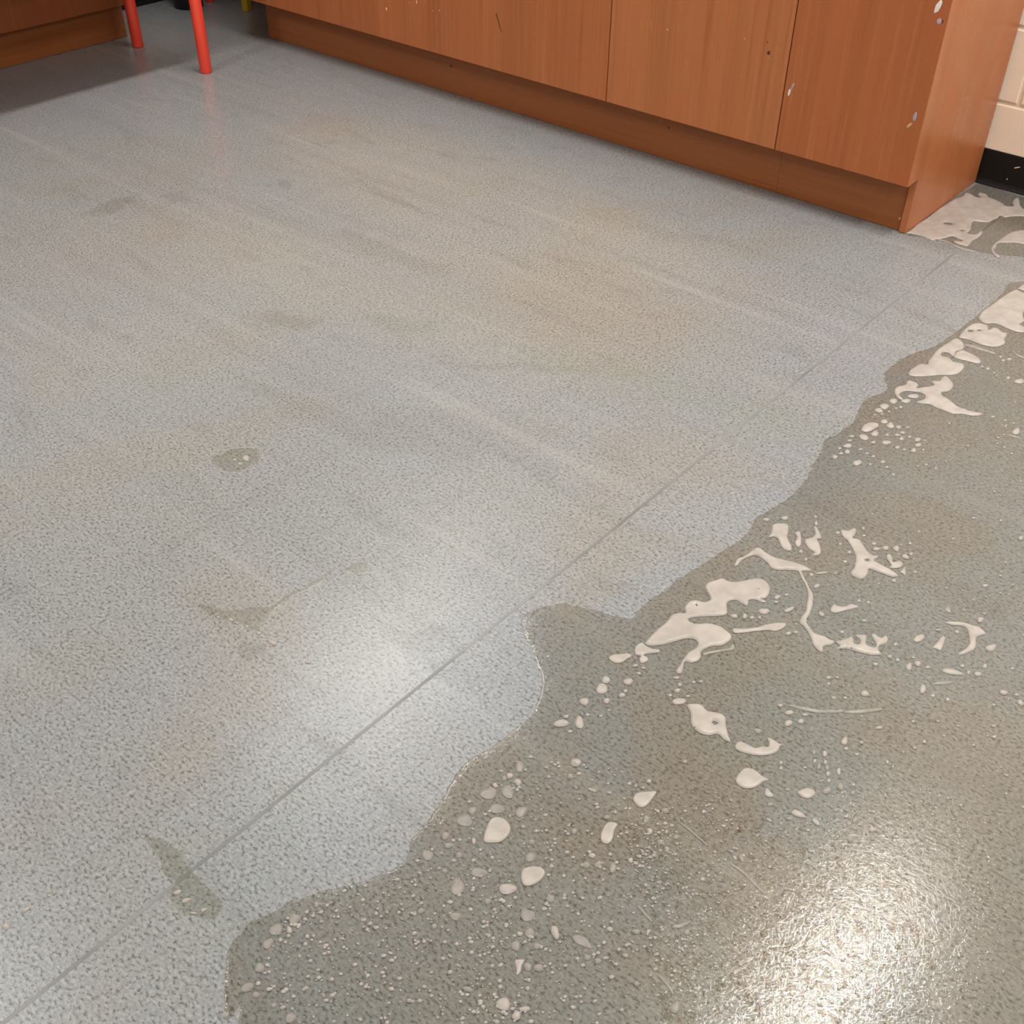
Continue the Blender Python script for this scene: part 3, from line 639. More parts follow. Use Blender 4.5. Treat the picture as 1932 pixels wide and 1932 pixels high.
 ('foam_patch','almond shaped foam blob beside the fat teardrop foam',[(-0.3215,1.019),(-0.3188,1.031),(-0.3119,1.038),(-0.3018,1.036),(-0.3024,1.025),(-0.3092,1.018)],[]),
 ('foam_patch','small thorn shaped foam scrap at the tip of the fat teardrop foam',[(-0.3557,0.9856),(-0.3598,0.9972),(-0.3524,0.996),(-0.3441,0.9919),(-0.349,0.9857)],[]),
 ('foam_patch','slanting comma shaped foam scrap below the almond shaped foam',[(-0.3117,0.983),(-0.31,0.9917),(-0.3002,0.9929),(-0.2912,0.9898),(-0.2982,0.9845),(-0.307,0.9816)],[]),
 ('foam_patch','small slanting foam scrap after the comma shaped foam',[(-0.284,0.9917),(-0.2797,0.9969),(-0.2701,0.9919),(-0.2757,0.9881)],[]),
 ('foam_streak','thin bright foam streak lying alone on the wet floor, thicker half',[(-0.4131,1.156),(-0.4108,1.155),(-0.39,1.163),(-0.3701,1.174),(-0.3489,1.192),(-0.3446,1.2),(-0.3446,1.203),(-0.3468,1.203),(-0.3521,1.198),(-0.373,1.18),(-0.3925,1.17),(-0.4123,1.159)],[]),
 ('foam_streak','thin bright foam streak lying alone on the wet floor, straighter half',[(-0.3424,1.2),(-0.3401,1.2),(-0.3292,1.208),(-0.3112,1.227),(-0.3006,1.242),(-0.3004,1.245),(-0.3026,1.245),(-0.3146,1.233),(-0.3325,1.214),(-0.342,1.203)],[]),
 ('foam_patch','boomerang shaped foam arc with a thin hooked end',[(-0.3074,1.49),(-0.2974,1.5),(-0.2815,1.51),(-0.2687,1.513),(-0.2598,1.516),(-0.2443,1.509),(-0.2506,1.497),(-0.2521,1.487),(-0.2468,1.474),(-0.2453,1.461),(-0.2507,1.444),(-0.2583,1.432),(-0.2608,1.435),(-0.2562,1.454),(-0.2565,1.471),(-0.2652,1.488),(-0.2746,1.5),(-0.2833,1.5),(-0.2966,1.491)],[]),
 ('foam_patch','dart shaped foam scrap inside the boomerang shaped foam arc',[(-0.2978,1.42),(-0.2975,1.435),(-0.2974,1.454),(-0.2924,1.457),(-0.2882,1.443),(-0.2852,1.423),(-0.2919,1.422)],[]),
 ('foam_patch','bean shaped foam scrap between the comb and boomerang foams',[(-0.329,1.415),(-0.33,1.428),(-0.3241,1.437),(-0.3184,1.436),(-0.3183,1.424),(-0.3239,1.414)],[]),
 ('foam_patch','tiny upright foam flake above the boomerang shaped foam',[(-0.3195,1.519),(-0.3207,1.534),(-0.31,1.519),(-0.315,1.517)],[]),
 ('foam_patch','short slug shaped foam patch below the boomerang foam',[(-0.2646,1.381),(-0.2633,1.389),(-0.2523,1.396),(-0.2396,1.398),(-0.2345,1.396),(-0.2434,1.388),(-0.2568,1.381)],[]),
 ('foam_streak','wispy foam dash below the slug shaped foam',[(-0.2637,1.344),(-0.2605,1.352),(-0.2517,1.363),(-0.2415,1.371),(-0.245,1.36),(-0.2548,1.352)],[]),
 ('foam_patch','largest round foam blob among the blobs at the wet edge',[(-0.6117,0.6699),(-0.6226,0.6924),(-0.621,0.7045),(-0.6097,0.7107),(-0.5944,0.7061),(-0.5878,0.6941),(-0.5894,0.6788),(-0.5988,0.6689),(-0.6056,0.6647)],[]),
 ('foam_patch','second largest foam blob, kidney shaped with a pitted middle',[(-0.5296,0.6531),(-0.5376,0.6626),(-0.5367,0.6718),(-0.5278,0.6818),(-0.5191,0.6853),(-0.5119,0.6816),(-0.5097,0.6703),(-0.5133,0.6575),(-0.5207,0.6494)],[]),
 ('foam_patch','drop shaped foam blob with its point towards the fat teardrop foam',[(-0.4932,0.8558),(-0.4951,0.8673),(-0.4861,0.8789),(-0.4754,0.8882),(-0.4725,0.8738),(-0.4722,0.8592),(-0.4767,0.8516),(-0.4852,0.8516)],[]),
 ('foam_patch','upright oblong foam blob beside the drop shaped foam',[(-0.4903,0.7752),(-0.4957,0.7881),(-0.4971,0.7994),(-0.4918,0.8058),(-0.4847,0.8077),(-0.482,0.7964),(-0.4758,0.7842),(-0.4754,0.7742),(-0.4821,0.77)],[]),
 ('foam_patch','flat tan foam flake on bubbly wet floor',[(-0.4278,0.6334),(-0.4224,0.6402),(-0.4114,0.6431),(-0.4,0.6367),(-0.4107,0.6319),(-0.4197,0.6299)],[]),
 ('foam_patch','ragged T shaped foam scrap on bubbly wet floor',[(-0.4623,0.5609),(-0.4537,0.5698),(-0.4511,0.562),(-0.4471,0.554),(-0.4482,0.5474),(-0.4538,0.554)],[]),
 ('foam_streak','pale scratch-like foam line on bubbly wet floor, longest one',[(-0.3335,0.8572),(-0.3324,0.856),(-0.3111,0.8539),(-0.2758,0.8461),(-0.2746,0.847),(-0.2755,0.8482),(-0.3109,0.8575),(-0.3325,0.8582)],[]),
 ('foam_streak','pale slanting foam line with a round head on bubbly wet floor',[(-0.3904,0.7237),(-0.3895,0.7223),(-0.3784,0.7188),(-0.3643,0.7162),(-0.3631,0.717),(-0.364,0.7183),(-0.3779,0.7223),(-0.3892,0.7244)],[]),
 ('foam_streak','pale slanting foam line with a thick foot on bubbly wet floor',[(-0.316,0.663),(-0.315,0.6616),(-0.2995,0.6576),(-0.2889,0.6537),(-0.2874,0.6543),(-0.2882,0.6559),(-0.2987,0.6615),(-0.3146,0.664)],[]),
 ('foam_streak','faint slanting foam line beside the drop shaped foam',[(-0.4198,0.8672),(-0.4189,0.8663),(-0.3954,0.8631),(-0.3715,0.8599),(-0.3707,0.8606),(-0.3715,0.8615),(-0.3954,0.8658),(-0.419,0.868)],[]),
 ('foam_streak','short level foam dash on bubbly wet floor',[(-0.3389,0.728),(-0.3369,0.7282),(-0.3297,0.7353),(-0.3255,0.7458),(-0.3259,0.7482),(-0.3279,0.7475),(-0.3334,0.7385),(-0.3389,0.7304)],[]),
]
BLOB_INFO = {
 'fish': ('small cream foam dot in the spatter below the fishtail foam', 'foam dots below the fishtail foam'),
 'run': ('small cream foam dot around the running figure foam', 'foam dots around the running figure foam'),
 'mid': ('small cream foam dot between the branching foam and the winding string', 'foam dots beside the winding foam string'),
 'boom': ('small cream foam dot around the boomerang foam and the thin streak', 'foam dots around the boomerang foam'),
 'branch': ('small cream foam blob between the branching foam and the wet edge', 'foam blobs below the branching foam'),
 'smile': ('small shiny foam dot around the teardrop and almond foams', 'foam dots around the fat teardrop foam'),
 'edge': ('cream foam blob in the row along the tip of the wet floor', 'foam blobs along the wet edge'),
 'bub': ('greyish foam blob on the bubbly stretch of wet floor', 'foam blobs on the bubbly stretch'),
 'damp': ('tiny foam bead on the lone brown damp spot', 'foam beads on the brown damp spot'),
 'damp2': ('tiny foam bead in the line beside the wedge shaped damp mark', 'foam beads by the damp wedge'),
 'damp3': ('tiny foam bead on the dry floor near the seam line', 'foam beads near the seam'),
}
BLOBS = [
 ('fish',-0.6743,2.0614,0.0100,0.0078,-1.57),
 ('fish',-0.6544,2.0807,0.0106,0.0076,1.29),
 ('fish',-0.6798,2.0299,0.0111,0.0087,1.39),
 ('fish',-0.6815,2.0079,0.0093,0.0071,1.01),
 ('fish',-0.6681,1.9386,0.0215,0.0125,-1.88),
 ('fish',-0.6541,1.9761,0.0081,0.0069,1.92),
 ('fish',-0.6378,1.9718,0.0098,0.0082,1.86),
 ('fish',-0.6219,1.9763,0.0062,0.0049,1.04),
 ('fish',-0.6485,1.9225,0.0100,0.0069,1.53),
 ('fish',-0.6112,1.9485,0.0067,0.0033,-2.39),
 ('fish',-0.6069,1.9634,0.0056,0.0043,1.38),
 ('fish',-0.6799,1.8823,0.0054,0.0036,0.95),
 ('fish',-0.6598,1.8961,0.0104,0.0090,2.28),
 ('fish',-0.6763,1.8653,0.0048,0.0036,0.87),
 ('fish',-0.6367,1.8909,0.0056,0.0041,1.02),
 ('fish',-0.6161,1.9084,0.0094,0.0066,1.05),
 ('fish',-0.5990,1.9413,0.0063,0.0044,1.41),
 ('fish',-0.5726,1.9601,0.0076,0.0055,1.46),
 ('fish',-0.5634,1.9429,0.0075,0.0053,1.31),
 ('fish',-0.6704,1.8463,0.0090,0.0068,1.30),
 ('fish',-0.5916,1.9074,0.0055,0.0042,1.44),
 ('fish',-0.5625,1.9196,0.0074,0.0051,-1.46),
 ('fish',-0.6613,1.8263,0.0073,0.0052,-1.39),
 ('fish',-0.6683,1.8127,0.0050,0.0037,1.15),
 ('fish',-0.6717,1.7935,0.0063,0.0051,1.09),
 ('fish',-0.6288,1.8059,0.0101,0.0076,-1.51),
 ('fish',-0.6145,1.8463,0.0049,0.0030,1.00),
 ('fish',-0.5915,1.8416,0.0053,0.0041,1.23),
 ('fish',-0.4314,2.1240,0.0129,0.0070,-1.37),
 ('fish',-0.5240,2.3167,0.0062,0.0044,1.49),
 ('fish',-0.5002,2.3206,0.0120,0.0081,1.27),
 ('fish',-0.5532,2.3978,0.0066,0.0044,1.14),
 ('run',-0.5978,1.5809,0.0068,0.0030,-1.11),
 ('run',-0.4685,1.6009,0.0067,0.0049,1.20),
 ('run',-0.4798,1.5880,0.0068,0.0044,0.91),
 ('run',-0.4535,1.6128,0.0079,0.0055,-1.42),
 ('run',-0.4311,1.6025,0.0073,0.0052,2.84),
 ('run',-0.4899,1.5986,0.0052,0.0034,1.10),
 ('run',-0.4182,1.5293,0.0047,0.0034,1.07),
 ('run',-0.5127,1.5473,0.0044,0.0034,1.14),
 ('run',-0.6734,1.5295,0.0059,0.0045,-2.31),
 ('run',-0.6495,1.5563,0.0068,0.0053,0.95),
 ('run',-0.5799,1.4916,0.0044,0.0034,1.14),
 ('mid',-0.5509,1.3582,0.0061,0.0046,1.07),
 ('mid',-0.5463,1.3465,0.0040,0.0028,0.89),
 ('mid',-0.5422,1.3739,0.0040,0.0029,0.97),
 ('mid',-0.5199,1.3448,0.0110,0.0039,1.23),
 ('mid',-0.5501,1.3132,0.0092,0.0070,1.03),
 ('mid',-0.4924,1.2937,0.0056,0.0034,0.95),
 ('mid',-0.4843,1.3038,0.0040,0.0026,-2.35),
 ('mid',-0.5134,1.4283,0.0061,0.0043,1.17),
 ('mid',-0.5228,1.4652,0.0108,0.0025,-2.28),
 ('mid',-0.5821,1.2696,0.0068,0.0043,-2.26),
 ('mid',-0.5685,1.2814,0.0055,0.0045,-1.14),
 ('mid',-0.5576,1.2862,0.0042,0.0033,0.97),
 ('mid',-0.4736,1.3710,0.0064,0.0038,2.71),
 ('mid',-0.4115,1.4042,0.0045,0.0027,-2.27),
 ('mid',-0.4269,1.3549,0.0041,0.0032,1.22),
 ('boom',-0.2254,1.4829,0.0095,0.0068,1.22),
 ('boom',-0.2648,1.5347,0.0072,0.0047,1.35),
 ('boom',-0.2830,1.4812,0.0043,0.0035,1.42),
 ('boom',-0.3080,1.4651,0.0052,0.0018,-2.40),
 ('boom',-0.2713,1.3244,0.0099,0.0051,-1.29),
 ('boom',-0.2183,1.4121,0.0069,0.0042,-2.25),
 ('boom',-0.2168,1.4361,0.0054,0.0035,1.69),
 ('boom',-0.2445,1.4129,0.0043,0.0031,1.37),
 ('boom',-0.1722,1.4006,0.0068,0.0047,-2.78),
 ('boom',-0.1432,1.3963,0.0049,0.0039,-2.78),
 ('boom',-0.2322,1.3291,0.0047,0.0031,1.49),
 ('boom',-0.3355,1.2559,0.0070,0.0056,-2.77),
 ('boom',-0.3085,1.3549,0.0081,0.0052,-1.43),
 ('boom',-0.3007,1.3702,0.0064,0.0046,1.18),
 ('boom',-0.3470,1.3868,0.0039,0.0033,-1.78),
 ('boom',-0.3420,1.3554,0.0041,0.0030,1.15),
 ('boom',-0.3517,1.3243,0.0049,0.0031,0.92),
 ('boom',-0.3944,1.2486,0.0039,0.0033,1.25),
 ('boom',-0.2941,1.7900,0.0057,0.0040,1.43),
 ('boom',-0.2922,1.6224,0.0063,0.0031,-2.26),
 ('boom',-0.4054,1.1433,0.0064,0.0047,-2.34),
 ('boom',-0.3852,1.1556,0.0044,0.0030,0.98),
 ('boom',-0.3835,1.1398,0.0054,0.0043,1.19),
 ('boom',-0.3960,1.1243,0.0070,0.0054,1.35),
 ('boom',-0.4235,1.1472,0.0041,0.0033,0.84),
 ('branch',-0.6586,1.0127,0.0074,0.0069,-1.62),
 ('branch',-0.6525,0.9938,0.0111,0.0091,2.22),
 ('branch',-0.6300,1.0330,0.0075,0.0068,-2.44),
 ('branch',-0.6571,0.9547,0.0076,0.0069,-1.53),
 ('branch',-0.6317,0.9781,0.0053,0.0052,2.56),
 ('branch',-0.6204,1.0036,0.0051,0.0044,0.84),
 ('branch',-0.6215,1.0138,0.0035,0.0030,-1.91),
 ('branch',-0.6273,1.0581,0.0038,0.0031,-2.41),
 ('branch',-0.6416,1.0682,0.0047,0.0029,-2.27),
 ('branch',-0.6285,1.0725,0.0038,0.0021,-2.33),
 ('branch',-0.6570,0.8974,0.0111,0.0073,-2.35),
 ('branch',-0.6372,0.9167,0.0114,0.0073,2.36),
 ('branch',-0.5768,1.0894,0.0048,0.0028,-2.35),
 ('branch',-0.5647,1.0806,0.0036,0.0032,-1.89),
 ('branch',-0.5606,1.0678,0.0048,0.0043,1.25),
 ('branch',-0.6367,0.9365,0.0036,0.0026,-2.52),
 ('branch',-0.5944,0.8539,0.0080,0.0068,-2.24),
 ('branch',-0.6509,0.8179,0.0040,0.0024,-2.44),
 ('branch',-0.4747,0.9598,0.0036,0.0026,-2.36),
 ('branch',-0.6367,0.8939,0.0042,0.0024,-2.38),
 ('branch',-0.6594,0.9125,0.0042,0.0031,0.87),
 ('smile',-0.2914,1.0508,0.0073,0.0054,1.35),
 ('smile',-0.2805,1.0698,0.0068,0.0048,-1.27),
 ('smile',-0.2949,1.0922,0.0070,0.0031,-1.11),
 ('smile',-0.3392,1.0996,0.0049,0.0029,-1.23),
 ('smile',-0.3260,1.1078,0.0058,0.0037,-1.26),
 ('smile',-0.3211,1.0813,0.0051,0.0032,-1.28),
 ('smile',-0.3105,1.0865,0.0045,0.0031,-1.35),
 ('smile',-0.3046,1.0779,0.0044,0.0032,-1.43),
 ('smile',-0.3057,1.0603,0.0040,0.0022,-2.23),
 ('smile',-0.3350,1.0149,0.0045,0.0027,-2.34),
 ('smile',-0.2617,1.0710,0.0046,0.0033,-1.48),
 ('smile',-0.2520,1.0621,0.0034,0.0017,-2.32),
 ('smile',-0.3407,0.9762,0.0050,0.0029,-2.42),
 ('smile',-0.3082,0.9722,0.0042,0.0022,-2.29),
 ('smile',-0.2389,0.9785,0.0063,0.0045,-1.22),
 ('smile',-0.2274,0.9971,0.0046,0.0038,1.52),
 ('smile',-0.2374,1.0311,0.0057,0.0040,-1.20),
 ('smile',-0.2116,1.0320,0.0051,0.0037,0.95),
 ('smile',-0.2306,1.0179,0.0036,0.0022,-2.27),
 ('smile',-0.2051,1.0189,0.0035,0.0029,1.44),
 ('smile',-0.2415,0.9954,0.0037,0.0028,1.50),
 ('smile',-0.2496,1.0277,0.0033,0.0021,0.96),
 ('smile',-0.2654,1.0287,0.0044,0.0032,1.03),
 ('smile',-0.2234,0.9774,0.0036,0.0015,-2.42),
 ('smile',-0.4230,1.0804,0.0065,0.0045,-2.92),
 ('smile',-0.3152,1.1490,0.0085,0.0047,-1.23),
 ('smile',-0.3064,1.1373,0.0038,0.0028,1.16),
 ('smile',-0.2875,1.2066,0.0051,0.0031,-2.30),
 ('smile',-0.2894,1.1380,0.0034,0.0024,0.96),
 ('smile',-0.2239,1.2263,0.0039,0.0028,1.16),
 ('smile',-0.1481,1.3046,0.0044,0.0029,1.07),
 ('edge',-0.7140,0.4184,0.0078,0.0068,-1.18),
 ('edge',-0.7199,0.3933,0.0088,0.0078,-0.62),
 ('edge',-0.7068,0.4039,0.0052,0.0037,2.61),
 ('edge',-0.7130,0.3741,0.0068,0.0068,-1.13),
 ('edge',-0.6957,0.3467,0.0065,0.0061,2.77),
 ('edge',-0.6872,0.3204,0.0071,0.0063,-1.96),
 ('edge',-0.6717,0.3213,0.0047,0.0039,-3.12),
 ('edge',-0.6453,0.3268,0.0036,0.0028,-2.51),
 ('edge',-0.6177,0.3298,0.0075,0.0052,-2.58),
 ('edge',-0.6521,0.7939,0.0097,0.0066,2.11),
 ('edge',-0.6522,0.7719,0.0053,0.0047,-2.37),
 ('edge',-0.6549,0.7629,0.0044,0.0040,-2.33),
 ('edge',-0.6357,0.7708,0.0056,0.0054,3.09),
 ('edge',-0.6548,0.7288,0.0109,0.0107,-2.90),
 ('edge',-0.6359,0.7489,0.0112,0.0087,2.34),
 ('edge',-0.6287,0.7168,0.0102,0.0084,-2.62),
 ('edge',-0.6524,0.6918,0.0062,0.0059,2.65),
 ('edge',-0.5994,0.7353,0.0087,0.0080,-1.50),
 ('edge',-0.6495,0.6726,0.0116,0.0093,-2.42),
 ('edge',-0.6529,0.6370,0.0060,0.0057,2.36),
 ('edge',-0.6500,0.5988,0.0085,0.0073,2.92),
 ('edge',-0.6179,0.6266,0.0047,0.0044,3.05),
 ('edge',-0.5799,0.6243,0.0107,0.0071,-2.49),
 ('edge',-0.5865,0.5899,0.0109,0.0098,2.49),
 ('edge',-0.5347,0.6309,0.0122,0.0078,-2.41),
 ('edge',-0.6157,0.5960,0.0037,0.0033,2.78),
 ('edge',-0.5594,0.5569,0.0074,0.0058,-2.51),
 ('edge',-0.6387,0.6284,0.0064,0.0039,-2.41),
 ('edge',-0.6176,0.6561,0.0047,0.0032,-0.93),
 ('edge',-0.5986,0.5334,0.0048,0.0037,-2.44),
 ('edge',-0.5706,0.5288,0.0041,0.0033,-2.36),
 ('edge',-0.4743,0.5768,0.0077,0.0053,-0.94),
 ('edge',-0.5424,0.6003,0.0050,0.0039,-2.27),
 ('edge',-0.4364,0.5093,0.0091,0.0076,2.49),
 ('edge',-0.4814,0.4950,0.0069,0.0031,-2.76),
 ('edge',-0.7078,0.4508,0.0041,0.0036,-3.02),
 ('bub',-0.5951,0.8528,0.0079,0.0075,-2.58),
 ('bub',-0.5850,0.8287,0.0053,0.0041,-2.46),
 ('bub',-0.5427,0.6877,0.0072,0.0071,-3.10),
 ('bub',-0.4779,0.7277,0.0054,0.0050,-2.04),
 ('bub',-0.4666,0.7391,0.0057,0.0047,1.12),
 ('bub',-0.4809,0.7443,0.0050,0.0041,0.88),
 ('bub',-0.4488,0.7479,0.0074,0.0055,-1.09),
 ('bub',-0.4826,0.6568,0.0065,0.0048,-2.32),
 ('bub',-0.4903,0.6189,0.0094,0.0089,2.96),
 ('bub',-0.4726,0.6021,0.0065,0.0062,-2.18),
 ('bub',-0.4810,0.5925,0.0040,0.0030,-2.49),
 ('bub',-0.4483,0.6238,0.0090,0.0055,2.50),
 ('bub',-0.4537,0.5940,0.0049,0.0046,-2.12),
 ('bub',-0.3702,0.6923,0.0053,0.0035,-2.40),
 ('bub',-0.3965,0.6237,0.0046,0.0039,-2.41),
 ('bub',-0.3833,0.6284,0.0046,0.0039,1.01),
 ('bub',-0.4446,0.5653,0.0055,0.0051,-2.66),
 ('bub',-0.4335,0.5729,0.0061,0.0049,1.05),
 ('bub',-0.2764,0.6422,0.0079,0.0059,-1.13),
 ('bub',-0.3292,0.6358,0.0040,0.0030,-2.49),
 ('bub',-0.4130,0.5214,0.0068,0.0032,-2.43),
 ('bub',-0.4152,0.5088,0.0058,0.0054,-2.08),
 ('bub',-0.5028,0.8071,0.0047,0.0038,0.88),
 ('bub',-0.4594,0.8411,0.0051,0.0049,3.14),
 ('bub',-0.4471,0.8699,0.0055,0.0046,1.19),
 ('bub',-0.4110,0.8432,0.0041,0.0032,-2.41),
 ('bub',-0.4231,0.8229,0.0047,0.0045,-2.99),
 ('bub',-0.4088,0.8180,0.0040,0.0031,1.07),
 ('bub',-0.4442,0.8275,0.0051,0.0039,-0.96),
 ('bub',-0.5234,0.7587,0.0045,0.0039,-0.87),
 ('bub',-0.5568,0.7070,0.0042,0.0040,-2.89),
 ('bub',-0.3206,0.7337,0.0046,0.0037,1.46),
 ('bub',-0.4939,0.8962,0.0037,0.0035,-2.07),
 ('bub',-0.5035,0.8771,0.0033,0.0030,-2.17),
 ('bub',-0.4749,0.9592,0.0035,0.0030,1.16),
 ('bub',-0.3475,0.8115,0.0035,0.0025,-2.30),
 ('bub',-0.3255,0.8732,0.0060,0.0035,2.60),
 ('damp',-1.5536,1.0163,0.0091,0.0072,2.61),
 ('damp',-1.5660,0.9984,0.0040,0.0033,2.98),
 ('damp',-1.5469,0.9964,0.0053,0.0035,-2.57),
 ('damp2',-1.2328,0.6996,0.0029,0.0023,-2.91),
 ('damp2',-1.2118,0.7096,0.0053,0.0032,3.06),
 ('damp2',-1.1978,0.7118,0.0037,0.0024,-2.61),
 ('damp2',-1.1790,0.7167,0.0033,0.0026,-2.64),
 ('damp2',-1.1529,0.7198,0.0049,0.0027,-3.03),
 ('damp2',-1.1189,0.7206,0.0102,0.0041,-3.02),
 ('damp2',-1.0421,0.7295,0.0058,0.0025,-2.94),
 ('damp3',-0.9840,0.1711,0.0051,0.0047,-3.02),
 ('damp3',-0.9862,0.2008,0.0048,0.0030,-1.76),
 ('damp3',-0.9818,0.2309,0.0023,0.0017,-3.02),
 ('damp3',-0.8406,0.3440,0.0060,0.0032,-2.03),
 ('damp3',-0.8122,0.3505,0.0045,0.0025,-2.11),
 ('damp3',-0.8189,0.3387,0.0053,0.0017,-2.65),
 ('damp3',-0.8591,0.3434,0.0053,0.0033,-2.22),
]
TINY = [
 (-0.6634,2.0185,0.0040,0.0026,1.67),
 (-0.6709,1.9998,0.0036,0.0025,1.06),
 (-0.6522,2.0511,0.0043,0.0033,1.19),
 (-0.6577,2.0405,0.0034,0.0023,1.21),
 (-0.6809,1.9881,0.0031,0.0025,1.29),
 (-0.6078,1.9898,0.0042,0.0031,1.05),
 (-0.6281,1.9359,0.0047,0.0033,1.46),
 (-0.5901,1.9600,0.0047,0.0034,1.21),
 (-0.5602,1.9687,0.0044,0.0020,-2.30),
 (-0.6789,1.8282,0.0040,0.0029,1.50),
 (-0.6457,1.8531,0.0045,0.0034,0.95),
 (-0.5784,1.9110,0.0042,0.0029,1.33),
 (-0.5488,1.9354,0.0034,0.0022,1.68),
 (-0.6292,1.8480,0.0041,0.0029,1.11),
 (-0.5778,1.8322,0.0041,0.0031,1.21),
 (-0.6072,1.8191,0.0039,0.0027,1.62),
 (-0.5574,1.8178,0.0037,0.0030,1.63),
 (-0.5028,1.8928,0.0039,0.0027,1.63),
 (-0.5227,1.8916,0.0035,0.0025,1.11),
 (-0.4894,2.1464,0.0048,0.0032,1.14),
 (-0.4651,2.1506,0.0045,0.0030,1.38),
 (-0.4559,2.1304,0.0054,0.0023,1.86),
 (-0.4621,2.1277,0.0027,0.0018,1.70),
 (-0.4472,2.1509,0.0037,0.0023,1.08),
 (-0.5742,2.3272,0.0068,0.0040,1.78),
 (-0.5871,2.3263,0.0038,0.0028,1.53),
 (-0.5728,2.3967,0.0052,0.0035,1.59),
 (-0.5619,2.3848,0.0056,0.0037,1.62),
 (-0.5563,2.3190,0.0035,0.0022,1.53),
 (-0.5486,2.3129,0.0033,0.0022,1.57),
 (-0.5484,2.0604,0.0032,0.0023,1.20),
 (-0.6085,1.5986,0.0041,0.0030,1.83),
 (-0.4410,1.6438,0.0042,0.0027,1.75),
 (-0.4270,1.6173,0.0046,0.0031,1.59),
 (-0.5067,1.5199,0.0040,0.0031,1.43),
 (-0.5548,1.5838,0.0042,0.0032,1.47),
 (-0.5253,1.6266,0.0039,0.0026,1.62),
 (-0.5143,1.6081,0.0038,0.0027,0.91),
 (-0.5625,1.4788,0.0043,0.0028,1.82),
 (-0.5359,1.5572,0.0033,0.0025,1.27),
 (-0.4350,1.5052,0.0029,0.0020,1.60),
 (-0.5350,1.4490,0.0039,0.0031,1.37),
 (-0.5482,1.2955,0.0034,0.0025,1.87),
 (-0.4408,1.4439,0.0039,0.0027,1.74),
 (-0.4271,1.4503,0.0036,0.0026,1.53),
 (-0.2310,1.4067,0.0048,0.0028,1.77),
 (-0.2531,1.3221,0.0039,0.0027,1.53),
 (-0.1812,1.4608,0.0036,0.0022,1.19),
 (-0.3286,1.3574,0.0035,0.0027,1.36),
 (-0.3686,1.2163,0.0035,0.0029,1.37),
 (-0.3883,1.2373,0.0031,0.0024,1.68),
 (-0.3123,1.3788,0.0028,0.0021,1.00),
 (-0.3419,1.8175,0.0036,0.0025,1.37),
 (-0.2576,1.6570,0.0029,0.0020,1.55),
 (-0.5638,1.0528,0.0031,0.0027,1.10),
 (-0.5513,1.1001,0.0031,0.0028,1.12),
 (-0.5434,1.1092,0.0031,0.0025,1.13),
 (-0.5419,1.0696,0.0031,0.0024,0.93),
 (-0.6205,0.9485,0.0031,0.0023,-2.32),
 (-0.6179,0.9659,0.0026,0.0022,1.10),
 (-0.3308,1.0868,0.0039,0.0022,1.92),
 (-0.3177,1.0949,0.0039,0.0027,1.87),
 (-0.2980,1.0681,0.0039,0.0026,1.76),
 (-0.3668,1.0514,0.0033,0.0023,1.80),
 (-0.3615,1.0422,0.0033,0.0022,1.92),
 (-0.3358,1.0665,0.0024,0.0019,1.26),
 (-0.2675,1.0849,0.0027,0.0021,1.46),
 (-0.2249,1.2781,0.0027,0.0019,1.06),
 (-0.2493,1.1555,0.0038,0.0023,1.95),
 (-0.3774,1.0745,0.0032,0.0019,2.01),
 (-0.2791,0.9734,0.0029,0.0021,1.12),
 (-0.6335,0.6451,0.0027,0.0023,0.98),
 (-0.6398,0.6386,0.0028,0.0023,-2.71),
]
FILM = [(-0.6722,2.8),(-0.6872,2.693),(-0.6901,2.568),(-0.6961,2.427),(-0.7078,2.336),(-0.7304,2.278),(-0.7445,2.183),(-0.7305,2.133),(-0.7056,2.095),(-0.7218,2.022),(-0.7015,1.917),(-0.714,1.838),(-0.6993,1.777),(-0.674,1.639),(-0.6901,1.528),(-0.681,1.485),(-0.6828,1.424),(-0.6968,1.339),(-0.7042,1.303),(-0.708,1.238),(-0.7117,1.191),(-0.71,1.154),(-0.7275,1.14),(-0.7649,1.126),(-0.7993,1.115),(-0.8228,1.099),(-0.843,1.072),(-0.8504,1.041),(-0.8382,1.019),(-0.8191,1.004),(-0.7913,0.9884),(-0.7666,0.9709),(-0.7427,0.9538),(-0.7256,0.933),(-0.712,0.9087),(-0.7005,0.8834),(-0.7019,0.8573),(-0.7023,0.8271),(-0.707,0.7951),(-0.7147,0.7521),(-0.7126,0.7248),(-0.706,0.7008),(-0.6968,0.6712),(-0.6863,0.6335),(-0.6851,0.6061),(-0.6685,0.5729),(-0.6708,0.5473),(-0.6892,0.5113),(-0.7087,0.4819),(-0.7248,0.4555),(-0.7363,0.4292),(-0.7444,0.4032),(-0.7514,0.3793),(-0.7511,0.3552),(-0.7448,0.3369),(-0.727,0.3179),(-0.7076,0.3003),(-0.6896,0.2886),(-0.6736,0.2785),(-0.6353,0.2576),(-0.3,-0.22),(0.4,-0.55),(1.2,-0.3),(1.7,0.8),(1.6,2.2),(1,2.95),(0.2,3.08),(-0.4,2.95)]
FILM_CORNER = [(-1.02,2.865),(-0.9797,2.874),(-0.9373,2.881),(-0.8954,2.888),(-0.8514,2.888),(-0.8071,2.894),(-0.7619,2.917),(-0.7007,2.98),(-0.7284,3.174),(-0.8211,3.305),(-0.9238,3.329),(-0.9745,3.336),(-1.011,3.33),(-1.02,3.233),(-1.024,3.041)]
